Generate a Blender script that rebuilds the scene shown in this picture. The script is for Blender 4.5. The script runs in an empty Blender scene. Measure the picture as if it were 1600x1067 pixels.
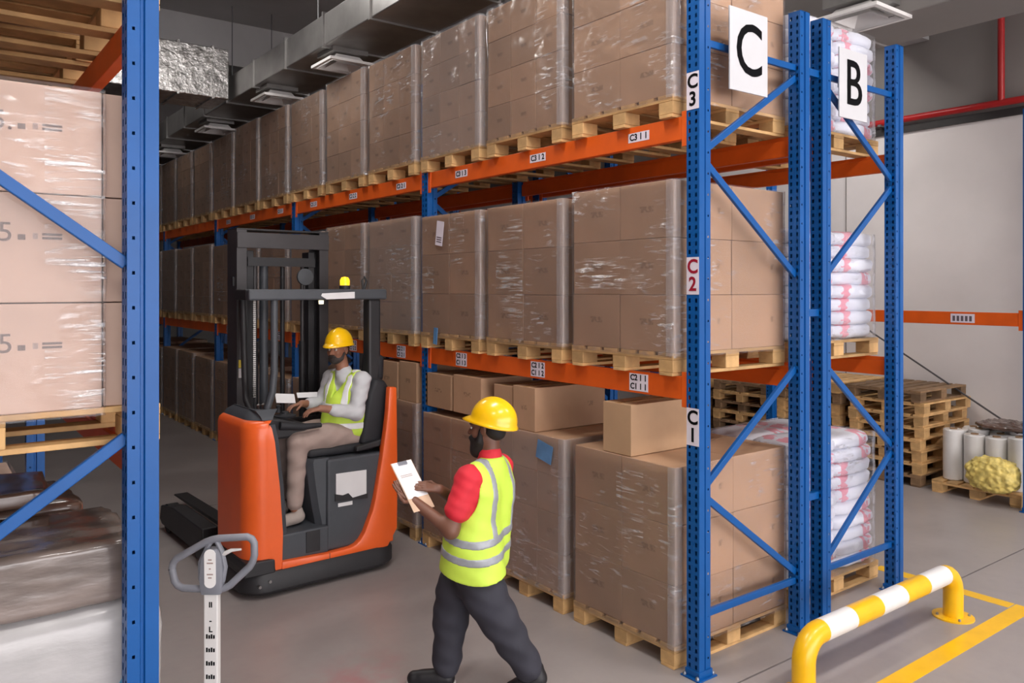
import bpy, bmesh, math, random
import numpy as np
from mathutils import Vector, Matrix, noise
random.seed(7)
PI = math.pi
SC = bpy.context.scene
COL = SC.collection

# ------------------------------------------------------------------ camera
cd = bpy.data.cameras.new('camera'); cam = bpy.data.objects.new('camera', cd); COL.objects.link(cam)
cam.location = (-3.852, -3.276, 2.4)
cam.rotation_euler = (PI / 2, 0, -0.644)
cd.sensor_width = 36.0; cd.lens = 36.0 * 1252 / 1600; cd.shift_y = -83.5 / 1600
cd.clip_start = 0.05; cd.clip_end = 200
SC.camera = cam

# ------------------------------------------------------------------ world (daylight seen through the open dock front)
W = bpy.data.worlds.new('daylight'); SC.world = W; W.use_nodes = True
bg = W.node_tree.nodes['Background']
bg.inputs[0].default_value = (1.0, 0.95, 0.96, 1); bg.inputs[1].default_value = 5.2

# ------------------------------------------------------------------ ceiling lamps
def area(x, y, z, sx, sy, watts, col=(1, 0.96, 0.92)):
    l = bpy.data.lights.new('ceiling_lamp', 'AREA'); l.shape = 'RECTANGLE'; l.size = sx; l.size_y = sy
    l.energy = watts; l.color = col
    o = bpy.data.objects.new('ceiling_lamp', l); COL.objects.link(o); o.location = (x, y, z)
    return o
for (x, y, w) in [(-5.2, -3.0, 90), (-1.6, -3.4, 110), (1.8, -3.2, 110), (4.9, -3.0, 110), (4.6, 2.6, 120),
                  (-1.5, 4.9, 62), (-1.5, 11.0, 16), (-1.6, 0.4, 90)]:
    area(x, y, 6.05, 1.5, 0.4, w)

vs = SC.view_settings
vs.view_transform = 'Standard'; vs.look = 'None'; vs.gamma = 1; vs.exposure = 0.08
vs.use_curve_mapping = False

# ------------------------------------------------------------------ materials
def s2l(c):
    return c / 12.92 if c <= 0.04045 else ((c + 0.055) / 1.055) ** 2.4
def rgb(r, g, b): return (s2l(r / 255), s2l(g / 255), s2l(b / 255), 1)
class NT:
    def __init__(s, m):
        m.use_nodes = True; s.t = m.node_tree; s.b = s.t.nodes.get('Principled BSDF'); s.out = s.t.nodes.get('Material Output')
    def n(s, typ, **kw):
        nd = s.t.nodes.new(typ)
        for k, v in kw.items(): setattr(nd, k, v)
        return nd
    def l(s, a, b): s.t.links.new(a, b)
    def math(s, op, a, b=None, clamp=False):
        nd = s.n('ShaderNodeMath', operation=op, use_clamp=clamp)
        for i, v in enumerate((a, b)):
            if v is None: continue
            if hasattr(v, 'links'): s.l(v, nd.inputs[i])
            else: nd.inputs[i].default_value = v
        return nd.outputs[0]
    def mix(s, fac, a, b, typ='MIX'):
        nd = s.n('ShaderNodeMix', data_type='RGBA', blend_type=typ)
        for sock, v in ((nd.inputs[0], fac), (nd.inputs[6], a), (nd.inputs[7], b)):
            if hasattr(v, 'links'): s.l(v, sock)
            else: sock.default_value = v
        return nd.outputs[2]
    def noise(s, scale, detail=3, vec=None, rough=0.55):
        nd = s.n('ShaderNodeTexNoise'); nd.inputs['Scale'].default_value = scale
        nd.inputs['Detail'].default_value = detail; nd.inputs['Roughness'].default_value = rough
        if vec is not None: s.l(vec, nd.inputs['Vector'])
        return nd.outputs[0]
    def mapping(s, out, scale=(1, 1, 1), loc=(0, 0, 0)):
        mp = s.n('ShaderNodeMapping'); mp.inputs['Scale'].default_value = scale; mp.inputs['Location'].default_value = loc
        s.l(out, mp.inputs[0]); return mp.outputs[0]
    def ramp(s, fac, stops):
        r = s.n('ShaderNodeValToRGB'); e = r.color_ramp.elements
        while len(e) < len(stops): e.new(0.5)
        for i, (p, c) in enumerate(stops): e[i].position = p; e[i].color = c if len(c) == 4 else (*c, 1)
        s.l(fac, r.inputs[0]); return r.outputs[0]
    def bump(s, h, strength=0.2, dist=0.01):
        b = s.n('ShaderNodeBump'); b.inputs['Strength'].default_value = strength; b.inputs['Distance'].default_value = dist
        s.l(h, b.inputs['Height']); s.l(b.outputs[0], s.b.inputs['Normal']); return b
MATS = {}
def mat(name, col, rough=0.5, metal=0.0, var=0.08, nscale=6, bump=0.0, bscale=60, objvar=0.0, stretch=(1, 1, 1), coat=0.0, spec=0.5):
    m = bpy.data.materials.new(name); t = NT(m); MATS[name] = m
    tc = t.n('ShaderNodeTexCoord'); v = t.mapping(tc.outputs['Object'], stretch)
    n1 = t.noise(nscale, 4, v)
    dark = tuple(c * (1 - var * 1.6) for c in col[:3]) + (1,); lite = tuple(min(1, c * (1 + var)) for c in col[:3]) + (1,)
    c = t.ramp(n1, [(0.3, dark), (0.7, lite)])
    if objvar:
        oi = t.n('ShaderNodeObjectInfo')
        hv = t.n('ShaderNodeHueSaturation'); t.l(c, hv.inputs['Color'])
        val = t.math('ADD', t.math('MULTIPLY', oi.outputs['Random'], objvar * 2), 1 - objvar); t.l(val, hv.inputs['Value'])
        c = hv.outputs[0]
    t.l(c, t.b.inputs['Base Color'])
    t.b.inputs['Roughness'].default_value = rough; t.b.inputs['Metallic'].default_value = metal
    t.b.inputs['Specular IOR Level'].default_value = spec
    if coat: t.b.inputs['Coat Weight'].default_value = coat; t.b.inputs['Coat Roughness'].default_value = 0.15
    if bump: t.bump(t.noise(bscale, 4, v), bump, 0.004)
    return m

mat('blue', rgb(4, 82, 152), 0.38, 0.0, 0.05, 3, spec=0.4)
mat('orange_beam', rgb(222, 92, 22), 0.45, 0, 0.08, 4)
mat('bolt', rgb(150, 155, 165), 0.35, 0.8, 0.1)
mat('white_paint', rgb(232, 230, 228), 0.4, 0, 0.03)
mat('yellow_paint', rgb(246, 190, 12), 0.35, 0, 0.05, 5, coat=0.2)
mat('sign_white', rgb(206, 206, 210), 0.4, 0, 0.02)
mat('ink', rgb(14, 14, 17), 0.8, 0, 0.05, spec=0.08)
mat('ink_red', rgb(150, 30, 50), 0.7, 0, 0.05, spec=0.1)
mat('label_paper', rgb(222, 214, 226), 0.55, 0, 0.04)
mat('wood', rgb(200, 160, 108), 0.75, 0, 0.16, 7, 0.25, 40, 0.22, (1, 1, 1))
mat('wood_old', rgb(132, 104, 76), 0.8, 0, 0.2, 7, 0.3, 40, 0.3)
mat('red_pipe', rgb(172, 34, 36), 0.35, 0, 0.06)
mat('grey_metal', rgb(120, 120, 122), 0.45, 0.5, 0.08)
mat('galv', rgb(150, 148, 146), 0.38, 0.75, 0.12, 3)
mat('dark_trim', rgb(50, 48, 48), 0.5, 0.2)
mat('wire', rgb(90, 88, 90), 0.5, 0.4)
mat('sack_dark_film', rgb(92, 76, 64), 0.25, 0, 0.2, 3)
mat('yellow_film', rgb(232, 208, 118), 0.5, 0, 0.25, 14, 0.6, 40)
mat('brown_film', rgb(96, 74, 64), 0.22, 0, 0.25, 3, 0.3, 14, coat=0.5)
mat('grey_film', rgb(122, 110, 104), 0.2, 0, 0.3, 2.2, 0.5, 9, stretch=(1, 1, 4), coat=0.6)
mat('white_film', rgb(176, 174, 174), 0.28, 0, 0.10, 3, 0.35, 12, stretch=(1, 1, 3), coat=0.4)
mat('blue_sheet', rgb(90, 165, 205), 0.35, 0, 0.1)
mat('blue_tape', rgb(88, 132, 176), 0.35, 0, 0.15)

def carton_mat(name, col, marks=True):
    m = bpy.data.materials.new(name); t = NT(m); MATS[name] = m
    tc = t.n('ShaderNodeTexCoord'); oi = t.n('ShaderNodeObjectInfo')
    n1 = t.noise(2.5, 4, tc.outputs['Object']); n2 = t.noise(60, 2, t.mapping(tc.outputs['Object'], (1, 1, 0.05)))
    d = tuple(c * 0.86 for c in col[:3]) + (1,); l = tuple(c * 1.06 for c in col[:3]) + (1,)
    c = t.ramp(n1, [(0.3, d), (0.7, l)])
    c = t.mix(t.math('MULTIPLY', n2, 0.16), c, tuple(x * 0.75 for x in col[:3]) + (1,))
    hv = t.n('ShaderNodeHueSaturation'); t.l(c, hv.inputs['Color'])
    t.l(t.math('ADD', t.math('MULTIPLY', oi.outputs['Random'], 0.22), 0.9), hv.inputs['Value']); c = hv.outputs[0]
    if marks:   # small printed handling mark on each side face
        sx = t.n('ShaderNodeSeparateXYZ'); t.l(tc.outputs['Generated'], sx.inputs[0])
        def band(o, a, b): return t.math('MULTIPLY', t.math('GREATER_THAN', o, a), t.math('LESS_THAN', o, b))
        zz = band(sx.outputs[2], 0.47, 0.58)
        side = t.math('MAXIMUM', band(sx.outputs[1], 0.36, 0.62), band(sx.outputs[0], 0.74, 0.82))
        br = t.noise(45, 1, tc.outputs['Object'])
        k = t.math('MULTIPLY', t.math('MULTIPLY', zz, side), t.math('MULTIPLY', t.math('GREATER_THAN', br, 0.45), 0.34))
        c = t.mix(k, c, rgb(60, 45, 40))
    t.l(c, t.b.inputs['Base Color']); t.b.inputs['Roughness'].default_value = 0.62
    t.b.inputs['Specular IOR Level'].default_value = 0.3
    t.bump(n2, 0.06, 0.003)
    return m
carton_mat('carton', rgb(180, 144, 115)); carton_mat('carton_plain', rgb(196, 160, 126), False)
carton_mat('carton_pink', rgb(196, 168, 152), False)

def film_mat(name, tint=(0.985, 0.985, 0.99), haze=0.06):
    m = bpy.data.materials.new(name); t = NT(m); MATS[name] = m
    t.t.nodes.remove(t.b)
    tc = t.n('ShaderNodeTexCoord'); oi = t.n('ShaderNodeObjectInfo')
    off = t.n('ShaderNodeVectorMath', operation='ADD'); t.l(tc.outputs['Object'], off.inputs[0])
    cmb = t.n('ShaderNodeCombineXYZ'); r9 = t.math('MULTIPLY', oi.outputs['Random'], 37.0)
    for i in range(3): t.l(r9, cmb.inputs[i])
    t.l(cmb.outputs[0], off.inputs[1])
    big = t.noise(2.2, 3, off.outputs[0])
    fine = t.noise(16, 5, t.mapping(off.outputs[0], (0.55, 0.55, 2.6)), 0.6)
    patch = t.math('MULTIPLY', t.math('SUBTRACT', big, 0.50, True), 6.0, True)
    crink = t.math('MULTIPLY', patch, t.math('MULTIPLY', t.math('SUBTRACT', fine, 0.54, True), 9.0, True))
    h = t.math('ADD', t.math('MULTIPLY', t.math('MULTIPLY', fine, patch), 1.0), t.math('MULTIPLY', big, 1.4))
    bp = t.n('ShaderNodeBump'); bp.inputs['Strength'].default_value = 0.75; bp.inputs['Distance'].default_value = 0.03
    t.l(h, bp.inputs['Height'])
    gl = t.n('ShaderNodeBsdfGlossy'); gl.inputs['Roughness'].default_value = 0.16; gl.inputs['Color'].default_value = (1, 1, 1, 1)
    t.l(bp.outputs[0], gl.inputs['Normal'])
    tr = t.n('ShaderNodeBsdfTransparent'); tr.inputs['Color'].default_value = (*tint, 1)
    df = t.n('ShaderNodeBsdfDiffuse'); df.inputs['Color'].default_value = (0.75, 0.76, 0.8, 1)
    fr = t.n('ShaderNodeFresnel'); fr.inputs['IOR'].default_value = 1.4; t.l(bp.outputs[0], fr.inputs['Normal'])
    fac = t.math('ADD', t.math('MULTIPLY', fr.outputs[0], 0.55), t.math('MULTIPLY', crink, 0.35), True)
    m1 = t.n('ShaderNodeMixShader'); hz = t.math('ADD', t.math('MULTIPLY', crink, 0.45), haze, True)  # white at the crinkles paints in their highlights; haze is the film's own
    t.l(hz, m1.inputs[0]); t.l(tr.outputs[0], m1.inputs[1]); t.l(df.outputs[0], m1.inputs[2])
    m2 = t.n('ShaderNodeMixShader'); t.l(fac, m2.inputs[0]); t.l(m1.outputs[0], m2.inputs[1]); t.l(gl.outputs[0], m2.inputs[2])
    t.l(m2.outputs[0], t.out.inputs['Surface'])
    return m
film_mat('film'); film_mat('film_corner', (0.97, 0.97, 0.98), 0.19); film_mat('film_hazy', (0.97, 0.975, 0.985), 0.12)

def glint_mat():  # clear gathered film with highlights painted on as white streaks
    m = bpy.data.materials.new('film_glint'); t = NT(m); MATS['film_glint'] = m
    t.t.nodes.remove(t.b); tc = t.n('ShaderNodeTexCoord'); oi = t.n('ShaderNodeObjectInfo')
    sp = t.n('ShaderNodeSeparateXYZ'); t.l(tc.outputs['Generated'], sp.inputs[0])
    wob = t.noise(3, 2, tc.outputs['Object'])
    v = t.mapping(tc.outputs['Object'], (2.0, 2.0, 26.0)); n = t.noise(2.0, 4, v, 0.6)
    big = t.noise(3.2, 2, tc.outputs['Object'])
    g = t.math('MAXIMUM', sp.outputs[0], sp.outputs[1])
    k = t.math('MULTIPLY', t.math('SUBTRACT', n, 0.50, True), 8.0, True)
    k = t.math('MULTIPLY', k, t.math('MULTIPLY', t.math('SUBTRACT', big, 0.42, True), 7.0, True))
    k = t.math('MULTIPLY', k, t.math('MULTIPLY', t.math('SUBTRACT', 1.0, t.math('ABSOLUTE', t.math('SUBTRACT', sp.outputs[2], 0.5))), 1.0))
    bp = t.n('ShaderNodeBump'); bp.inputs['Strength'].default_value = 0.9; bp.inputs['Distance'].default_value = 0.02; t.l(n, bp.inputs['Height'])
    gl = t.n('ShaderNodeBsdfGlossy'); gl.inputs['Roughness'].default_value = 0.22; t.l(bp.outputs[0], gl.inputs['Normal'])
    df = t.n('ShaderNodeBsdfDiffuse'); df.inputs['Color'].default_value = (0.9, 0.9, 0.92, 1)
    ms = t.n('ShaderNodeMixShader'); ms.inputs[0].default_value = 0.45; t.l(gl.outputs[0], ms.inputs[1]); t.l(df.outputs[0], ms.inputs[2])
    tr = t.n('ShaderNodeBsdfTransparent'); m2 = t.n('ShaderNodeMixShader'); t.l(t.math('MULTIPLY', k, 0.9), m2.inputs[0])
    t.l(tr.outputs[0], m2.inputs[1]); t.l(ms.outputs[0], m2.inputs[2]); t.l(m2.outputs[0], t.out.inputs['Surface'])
glint_mat()

# ------------------------------------------------------------------ mesh helpers
class MB:
    def __init__(s): s.v = []; s.f = []
    def add(s, vs, fs):
        o = len(s.v); s.v += [tuple(p) for p in vs]; s.f += [tuple(i + o for i in f) for f in fs]; return s
    def box(s, x0, x1, y0, y1, z0, z1):
        return s.add([(x0, y0, z0), (x1, y0, z0), (x1, y1, z0), (x0, y1, z0), (x0, y0, z1), (x1, y0, z1), (x1, y1, z1), (x0, y1, z1)],
                     [(0, 3, 2, 1), (4, 5, 6, 7), (0, 1, 5, 4), (1, 2, 6, 5), (2, 3, 7, 6), (3, 0, 4, 7)])
    def bar(s, a, b, w, h, up=(0, 0, 1)):
        a = Vector(a); b = Vector(b); d = (b - a).normalized(); u = Vector(up)
        if abs(d.dot(u)) > 0.99: u = Vector((0, 1, 0))
        r = d.cross(u).normalized() * w / 2; q = r.cross(d).normalized() * h / 2
        vs = [a - r - q, a + r - q, a + r + q, a - r + q, b - r - q, b + r - q, b + r + q, b - r + q]
        return s.add(vs, [(0, 3, 2, 1), (4, 5, 6, 7), (0, 1, 5, 4), (1, 2, 6, 5), (2, 3, 7, 6), (3, 0, 4, 7)])
    def tube(s, pts, rad, n=10, cap=True):
        pts = [Vector(p) for p in pts]; m = len(pts)
        if not hasattr(rad, '__len__'): rad = [rad] * m
        t0 = (pts[1] - pts[0]).normalized(); u = Vector((0, 0, 1)) if abs(t0.z) < 0.9 else Vector((1, 0, 0))
        vs = []; 
        for i, p in enumerate(pts):
            t = (pts[min(i + 1, m - 1)] - pts[max(i - 1, 0)]).normalized()
            u = (u - t * u.dot(t)).normalized(); w = t.cross(u)
            vs += [p + (u * math.cos(2 * PI * k / n) + w * math.sin(2 * PI * k / n)) * rad[i] for k in range(n)]
        fs = [(i * n + k, i * n + (k + 1) % n, (i + 1) * n + (k + 1) % n, (i + 1) * n + k) for i in range(m - 1) for k in range(n)]
        if cap: fs += [tuple(reversed(range(n))), tuple(range((m - 1) * n, m * n))]
        return s.add(vs, fs)
    def lathe(s, prof, c=(0, 0, 0), n=20, cap=True):
        vs = [(c[0] + r * math.cos(2 * PI * k / n), c[1] + r * math.sin(2 * PI * k / n), c[2] + z) for r, z in prof for k in range(n)]
        m = len(prof)
        fs = [(i * n + k, i * n + (k + 1) % n, (i + 1) * n + (k + 1) % n, (i + 1) * n + k) for i in range(m - 1) for k in range(n)]
        if cap: fs += [tuple(reversed(range(n))), tuple(range((m - 1) * n, m * n))]
        return s.add(vs, fs)
    def prism(s, poly, a, b, axis='y'):
        n = len(poly)
        def p(q, h): return {'x': (h, q[0], q[1]), 'y': (q[0], h, q[1]), 'z': (q[0], q[1], h)}[axis]
        vs = [p(q, a) for q in poly] + [p(q, b) for q in poly]
        fs = [tuple(range(n))[::-1], tuple(range(n, 2 * n))] + [(k, (k + 1) % n, n + (k + 1) % n, n + k) for k in range(n)]
        return s.add(vs, fs)
    def mesh(s, name, bevel=0.0, seg=2, smooth=False, weld=False):
        me = bpy.data.meshes.new(name); me.from_pydata(s.v, [], s.f)
        bm = bmesh.new(); bm.from_mesh(me)
        if weld: bmesh.ops.remove_doubles(bm, verts=bm.verts, dist=1e-5)
        bmesh.ops.recalc_face_normals(bm, faces=bm.faces)
        if bevel:
            ed = [e for e in bm.edges if len(e.link_faces) == 2 and e.calc_face_angle(0) > 0.5]
            bmesh.ops.bevel(bm, geom=ed, offset=bevel, segments=seg, affect='EDGES', profile=0.5, clamp_overlap=True)
        bm.to_mesh(me); bm.free()
        if smooth:
            for p in me.polygons: p.use_smooth = True
            try: me.set_sharp_from_angle(angle=math.radians(38))
            except Exception: pass
        return me
    def build(s, name, m, parent=None, loc=(0, 0, 0), rot=(0, 0, 0), bevel=0.0, seg=2, smooth=False, weld=False):
        return link(name, s.mesh(name, bevel, seg, smooth, weld), m, parent, loc, rot)
def link(name, me, m=None, parent=None, loc=(0, 0, 0), rot=(0, 0, 0), scale=None):
    o = bpy.data.objects.new(name, me); COL.objects.link(o)
    o.location = loc; o.rotation_euler = rot
    if scale: o.scale = scale
    if parent is not None: o.parent = parent
    if m is not None and me is not None and len(me.materials) == 0: me.materials.append(MATS[m])
    return o
def thing(name, label, cat, loc=(0, 0, 0), rotz=0, group=None):
    o = bpy.data.objects.new(name, None); COL.objects.link(o); o.empty_display_size = 0.1
    o.location = loc; o.rotation_euler = (0, 0, rotz); tag(o, label, cat, group); return o
def tag(o, label=None, cat=None, group=None, kind=None):
    if label: o['label'] = label
    if cat: o['category'] = cat
    if group: o['group'] = group
    if kind: o['kind'] = kind
    return o
def struct(o): o['kind'] = 'structure'; return o
def text_mesh(body, size, extrude=0.0006, bold=0.0, align='CENTER', name='lettering'):
    cu = bpy.data.curves.new('t', 'FONT'); cu.body = body; cu.size = size; cu.extrude = extrude; cu.offset = bold
    cu.align_x = align; cu.align_y = 'CENTER'; cu.resolution_u = 4
    o = bpy.data.objects.new('t', cu); COL.objects.link(o)
    dg = bpy.context.evaluated_depsgraph_get(); me = bpy.data.meshes.new_from_object(o.evaluated_get(dg)); me.name = name
    bpy.data.objects.remove(o); bpy.data.curves.remove(cu); me.materials.clear(); return me
ORD = ['first', 'second', 'third', 'fourth', 'fifth', 'sixth', 'seventh', 'eighth', 'ninth', 'tenth', 'eleventh', 'twelfth', 'thirteenth', 'fourteenth', 'fifteenth']

def soft_box(name, dx, dy, dz, seed=0, n=8, p=4.0, amp=0.012, freq=5.0, droop=0.0):
    """rounded, lumpy closed box (sack, bundle) centred in x,y with its base at z=0"""
    bm = bmesh.new(); bmesh.ops.create_cube(bm, size=2.0)
    bmesh.ops.subdivide_edges(bm, edges=bm.edges[:], cuts=n, use_grid_fill=True)
    for v in bm.verts:
        c = v.co; m = max(abs(c.x), abs(c.y), abs(c.z)); l = (abs(c.x) ** p + abs(c.y) ** p + abs(c.z) ** p) ** (1 / p)
        c *= m / l
        d = Vector(c); q = Vector((c.x * dx, c.y * dy, c.z * dz)) * freq + Vector((seed * 3.1, seed * 1.7, seed * 2.3))
        k = noise.noise(q) * amp + noise.noise(q * 2.7) * amp * 0.4
        v.co = Vector((c.x * dx / 2, c.y * dy / 2, c.z * dz / 2 + dz / 2 - droop * (c.x ** 2 + c.y ** 2) * dz)) + d.normalized() * k
    me = bpy.data.meshes.new(name); bm.to_mesh(me); bm.free()
    for f in me.polygons: f.use_smooth = True
    return me
# ================================================================== the setting
def concrete(name, col, gloss=0.4):
    m = bpy.data.materials.new(name); t = NT(m); MATS[name] = m
    tc = t.n('ShaderNodeTexCoord'); a = t.noise(0.9, 6, tc.outputs['Object'], 0.65); b = t.noise(7, 4, tc.outputs['Object'])
    c = t.ramp(a, [(0.25, tuple(x * 0.80 for x in col[:3])), (0.75, tuple(x * 1.10 for x in col[:3]))])
    c = t.mix(t.math('MULTIPLY', t.math('SUBTRACT', b, 0.5, True), 0.6), c, tuple(x * 0.62 for x in col[:3]) + (1,))
    if name == 'concrete':      # worn red floor paint near the truck
        vd = t.n('ShaderNodeVectorMath', operation='DISTANCE'); t.l(tc.outputs['Object'], vd.inputs[0]); vd.inputs[1].default_value = (-1.62, 1.22, 0)
        k = t.math('MULTIPLY', t.math('SUBTRACT', 0.42, vd.outputs[1], True), 2.2, True)
        k = t.math('MULTIPLY', k, t.math('MULTIPLY', t.math('SUBTRACT', t.noise(5, 3, tc.outputs['Object']), 0.40, True), 2.6, True))
        c = t.mix(k, c, rgb(170, 100, 104))
    t.l(c, t.b.inputs['Base Color'])
    r = t.math('ADD', t.math('MULTIPLY', a, 0.25), gloss - 0.1); t.l(r, t.b.inputs['Roughness'])
    t.bump(t.noise(90, 3, tc.outputs['Object']), 0.04, 0.002)
concrete('concrete', rgb(156, 148, 146), 0.34)
concrete('joint', rgb(88, 84, 84), 0.7)
mat('wall_white', rgb(214, 208, 206), 0.6, 0, 0.04, 1.2)
mat('wall_grey', rgb(128, 123, 120), 0.6, 0, 0.06, 1.0)
mat('wall_dark', rgb(120, 117, 116), 0.7, 0, 0.06, 1.0)
mat('ceiling_grey', rgb(172, 170, 170), 0.7, 0, 0.08, 1.0)
def foil_mat():
    m = bpy.data.materials.new('foil'); t = NT(m); MATS['foil'] = m
    tc = t.n('ShaderNodeTexCoord'); n = t.noise(7, 5, tc.outputs['Object'], 0.65)
    t.l(t.ramp(n, [(0.3, rgb(150, 148, 146)), (0.7, rgb(235, 233, 230))]), t.b.inputs['Base Color'])
    t.b.inputs['Metallic'].default_value = 0.85; t.b.inputs['Roughness'].default_value = 0.25
    t.bump(n, 0.5, 0.05)
foil_mat()

# floor slabs with a recessed expansion joint along x at y = -0.2 and along y
fl = MB().box(-9.4, 9.2, -12.4, 20.4, -0.25, -0.012).build('floor', 'joint'); struct(fl)
ys = [-12.4, -6.2, -0.205, 5.8, 11.8, 20.4]; xs_ = [-9.4, -4.6, 9.2]
for i in range(len(ys) - 1):
    for j in range(len(xs_) - 1):
        g = 0.007
        MB().box(xs_[j] + g, xs_[j + 1] - g, ys[i] + g, ys[i + 1] - g, -0.05, 0.0).build('concrete_slab', 'concrete', fl)
# painted floor line: a corner of yellow paint round the rack end
MB().box(-0.2, 2.86, -0.84, -0.71, 0.0, 0.0015).build('painted_line', 'yellow_paint', fl)
MB().box(2.74, 2.86, -0.70, 0.35, 0.0, 0.0015).build('painted_line', 'yellow_paint', fl)

WX = 7.16
wr = MB().box(WX, WX + 0.2, -12, 20, 0, 4.56).build('wall_right', 'wall_white'); struct(wr)
MB().box(WX + 0.03, WX + 0.2, -12, 20, 4.64, 6.5).build('upper_cladding', 'wall_grey', wr)
MB().box(WX - 0.04, WX + 0.2, -12, 20, 4.55, 4.645).build('ledge_trim', 'dark_trim', wr)
for y in (-2.4, 3.2, 8.8): MB().box(WX - 0.012, WX + 0.01, y - 0.006, y + 0.006, 0, 4.55).build('panel_seam', 'wall_grey', wr)
wb = MB().box(-9, 9, 20, 20.2, 0, 6.5).build('wall_back', 'wall_dark'); struct(wb)
wl = MB().box(-9.2, -9, -12, 20, 0, 6.5).build('wall_left', 'wall_dark'); struct(wl)
ce = MB().box(-9.2, 9, -12, 20.2, 6.4, 6.6).build('ceiling', 'ceiling_grey'); struct(ce)
for y in (-4.0, 2.0, 8.9, 14.5): MB().box(-9, WX, y, y + 0.45, 5.75, 6.4).build('ceiling_beam', 'ceiling_grey', ce)
# the bay behind the camera is an open dock front: only a lintel above it
wf = MB().box(-9.2, 9, -12.2, -12, 5.2, 6.5).build('wall_front', 'wall_dark'); struct(wf)

# red fire pipe along the wall with its riser
rp = thing('fire_pipe', 'red fire sprinkler pipe running along the right wall with a vertical riser', 'pipe', (0, 0, 0))
MB().tube([(WX - 0.09, -6, 4.72), (WX - 0.09, 12, 4.72)], 0.045, 12).build('main_pipe', 'red_pipe', rp, smooth=True)
MB().tube([(WX - 0.09, 1.07, 4.72), (WX - 0.09, 1.07, 6.39)], 0.04, 12).build('riser', 'red_pipe', rp, smooth=True)
for y in (-1.4, 0.0, 2.6, 5.0): MB().box(WX - 0.15, WX, y, y + 0.04, 4.66, 4.69).build('pipe_bracket', 'grey_metal', rp)

# ---- air ducts
def duct(name, label, x0, x1, y0, y1, z0, z1, axis, m, step, seammat='galv'):
    t = thing(name, label, 'duct')
    c = ((x0 + x1) / 2, (y0 + y1) / 2, (z0 + z1) / 2)
    MB().box(x0, x1, y0, y1, z0, z1).build('duct_body', m, t, bevel=0.012)
    a, b = (x0, x1) if axis == 'x' else (y0, y1)
    k = a + step / 2
    while k < b:
        g = 0.02
        if axis == 'x': MB().box(k, k + 0.03, y0 - g, y1 + g, z0 - g, z1 + g).build('seam_band', seammat, t)
        else: MB().box(x0 - g, x1 + g, k, k + 0.03, z0 - g, z1 + g).build('seam_band', seammat, t)
        k += step
    return t
dk = duct('foil_duct', 'silver foil insulated air duct crossing the aisle under the ceiling', -8.9, -0.34, 7.9, 8.7, 5.0, 5.68, 'x', 'foil', 0.45, 'foil')
dl = duct('air_duct', 'long grey sheet metal air duct running above the C rack', -0.28, 0.45, 1.0, 19.8, 5.02, 5.36, 'y', 'galv', 1.1)
dr = duct('air_duct', 'grey sheet metal air duct hanging beside the B sign rack end', 2.95, 3.75, -6, 19.8, 4.75, 5.35, 'y', 'wall_grey', 1.5, 'wall_grey')
for o, xs2, zt in ((dl, (-0.2, 0.37), 5.36), (dr, (3.05, 3.65), 5.35)):
    for y in (2.2, 5.2, 8.2):
        for x in xs2: MB().tube([(x, y, zt), (x, y, 6.4)], 0.008, 6).build('hanger_rod', 'grey_metal', o)
def diffuser(label, x, y, z, s):
    t = thing('air_diffuser', label, 'air vent', (x, y, z), 0, 'square ceiling air diffusers')
    fr = MB()
    for k in range(4):
        a = k * PI / 2; c, q = math.cos(a), math.sin(a)
        f = lambda p, z: (p[0] * c - p[1] * q, p[0] * q + p[1] * c, z)
        fr.add([f((-s, -s), 0), f((s, -s), 0), f((s * .86, -s * .86), 0.0), f((-s * .86, -s * .86), 0.0),
                f((-s, -s), 0.03), f((s, -s), 0.03), f((s * .86, -s * .86), 0.03), f((-s * .86, -s * .86), 0.03)],
               [(0, 1, 2, 3), (4, 7, 6, 5), (0, 4, 5, 1), (3, 2, 6, 7)])
    fr.build('outer_frame', 'white_paint', t)
    for i, (ra, rb) in enumerate(((0.8, 0.55), (0.56, 0.30))):
        mb = MB(); 
        r = [(-1, -1), (1, -1), (1, 1), (-1, 1)]
        vs_ = [(p[0] * ra * s, p[1] * ra * s, 0.0) for p in r] + [(p[0] * rb * s, p[1] * rb * s, 0.09) for p in r]
        vs_ += [(p[0] * ra * s * 0.97, p[1] * ra * s * 0.97, 0.012) for p in r] + [(p[0] * rb * s * 0.97, p[1] * rb * s * 0.97, 0.1) for p in r]
        mb.add(vs_, [(k, (k + 1) % 4, 4 + (k + 1) % 4, 4 + k) for k in range(4)] + [(8 + k, 12 + k, 12 + (k + 1) % 4, 8 + (k + 1) % 4) for k in range(4)])
        mb.build('louvre_ring', 'white_paint', t)
    MB().box(-0.3 * s, 0.3 * s, -0.3 * s, 0.3 * s, 0.09, 0.1).build('centre_plate', 'grey_metal', t)
    MB().box(-0.8 * s, 0.8 * s, -0.8 * s, 0.8 * s, 0.11, 0.3).build('neck', 'galv', t)
    return t
diffuser('white square air diffuser above the white sacks behind the B sign', 2.75, 0.46, 4.72, 0.29)
for i, y in enumerate((5.0, 7.0, 9.6, 12.4)):
    diffuser('square air diffuser under the long grey duct, %s from the camera' % ORD[i], 0.0, y, 4.86, 0.26)
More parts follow.
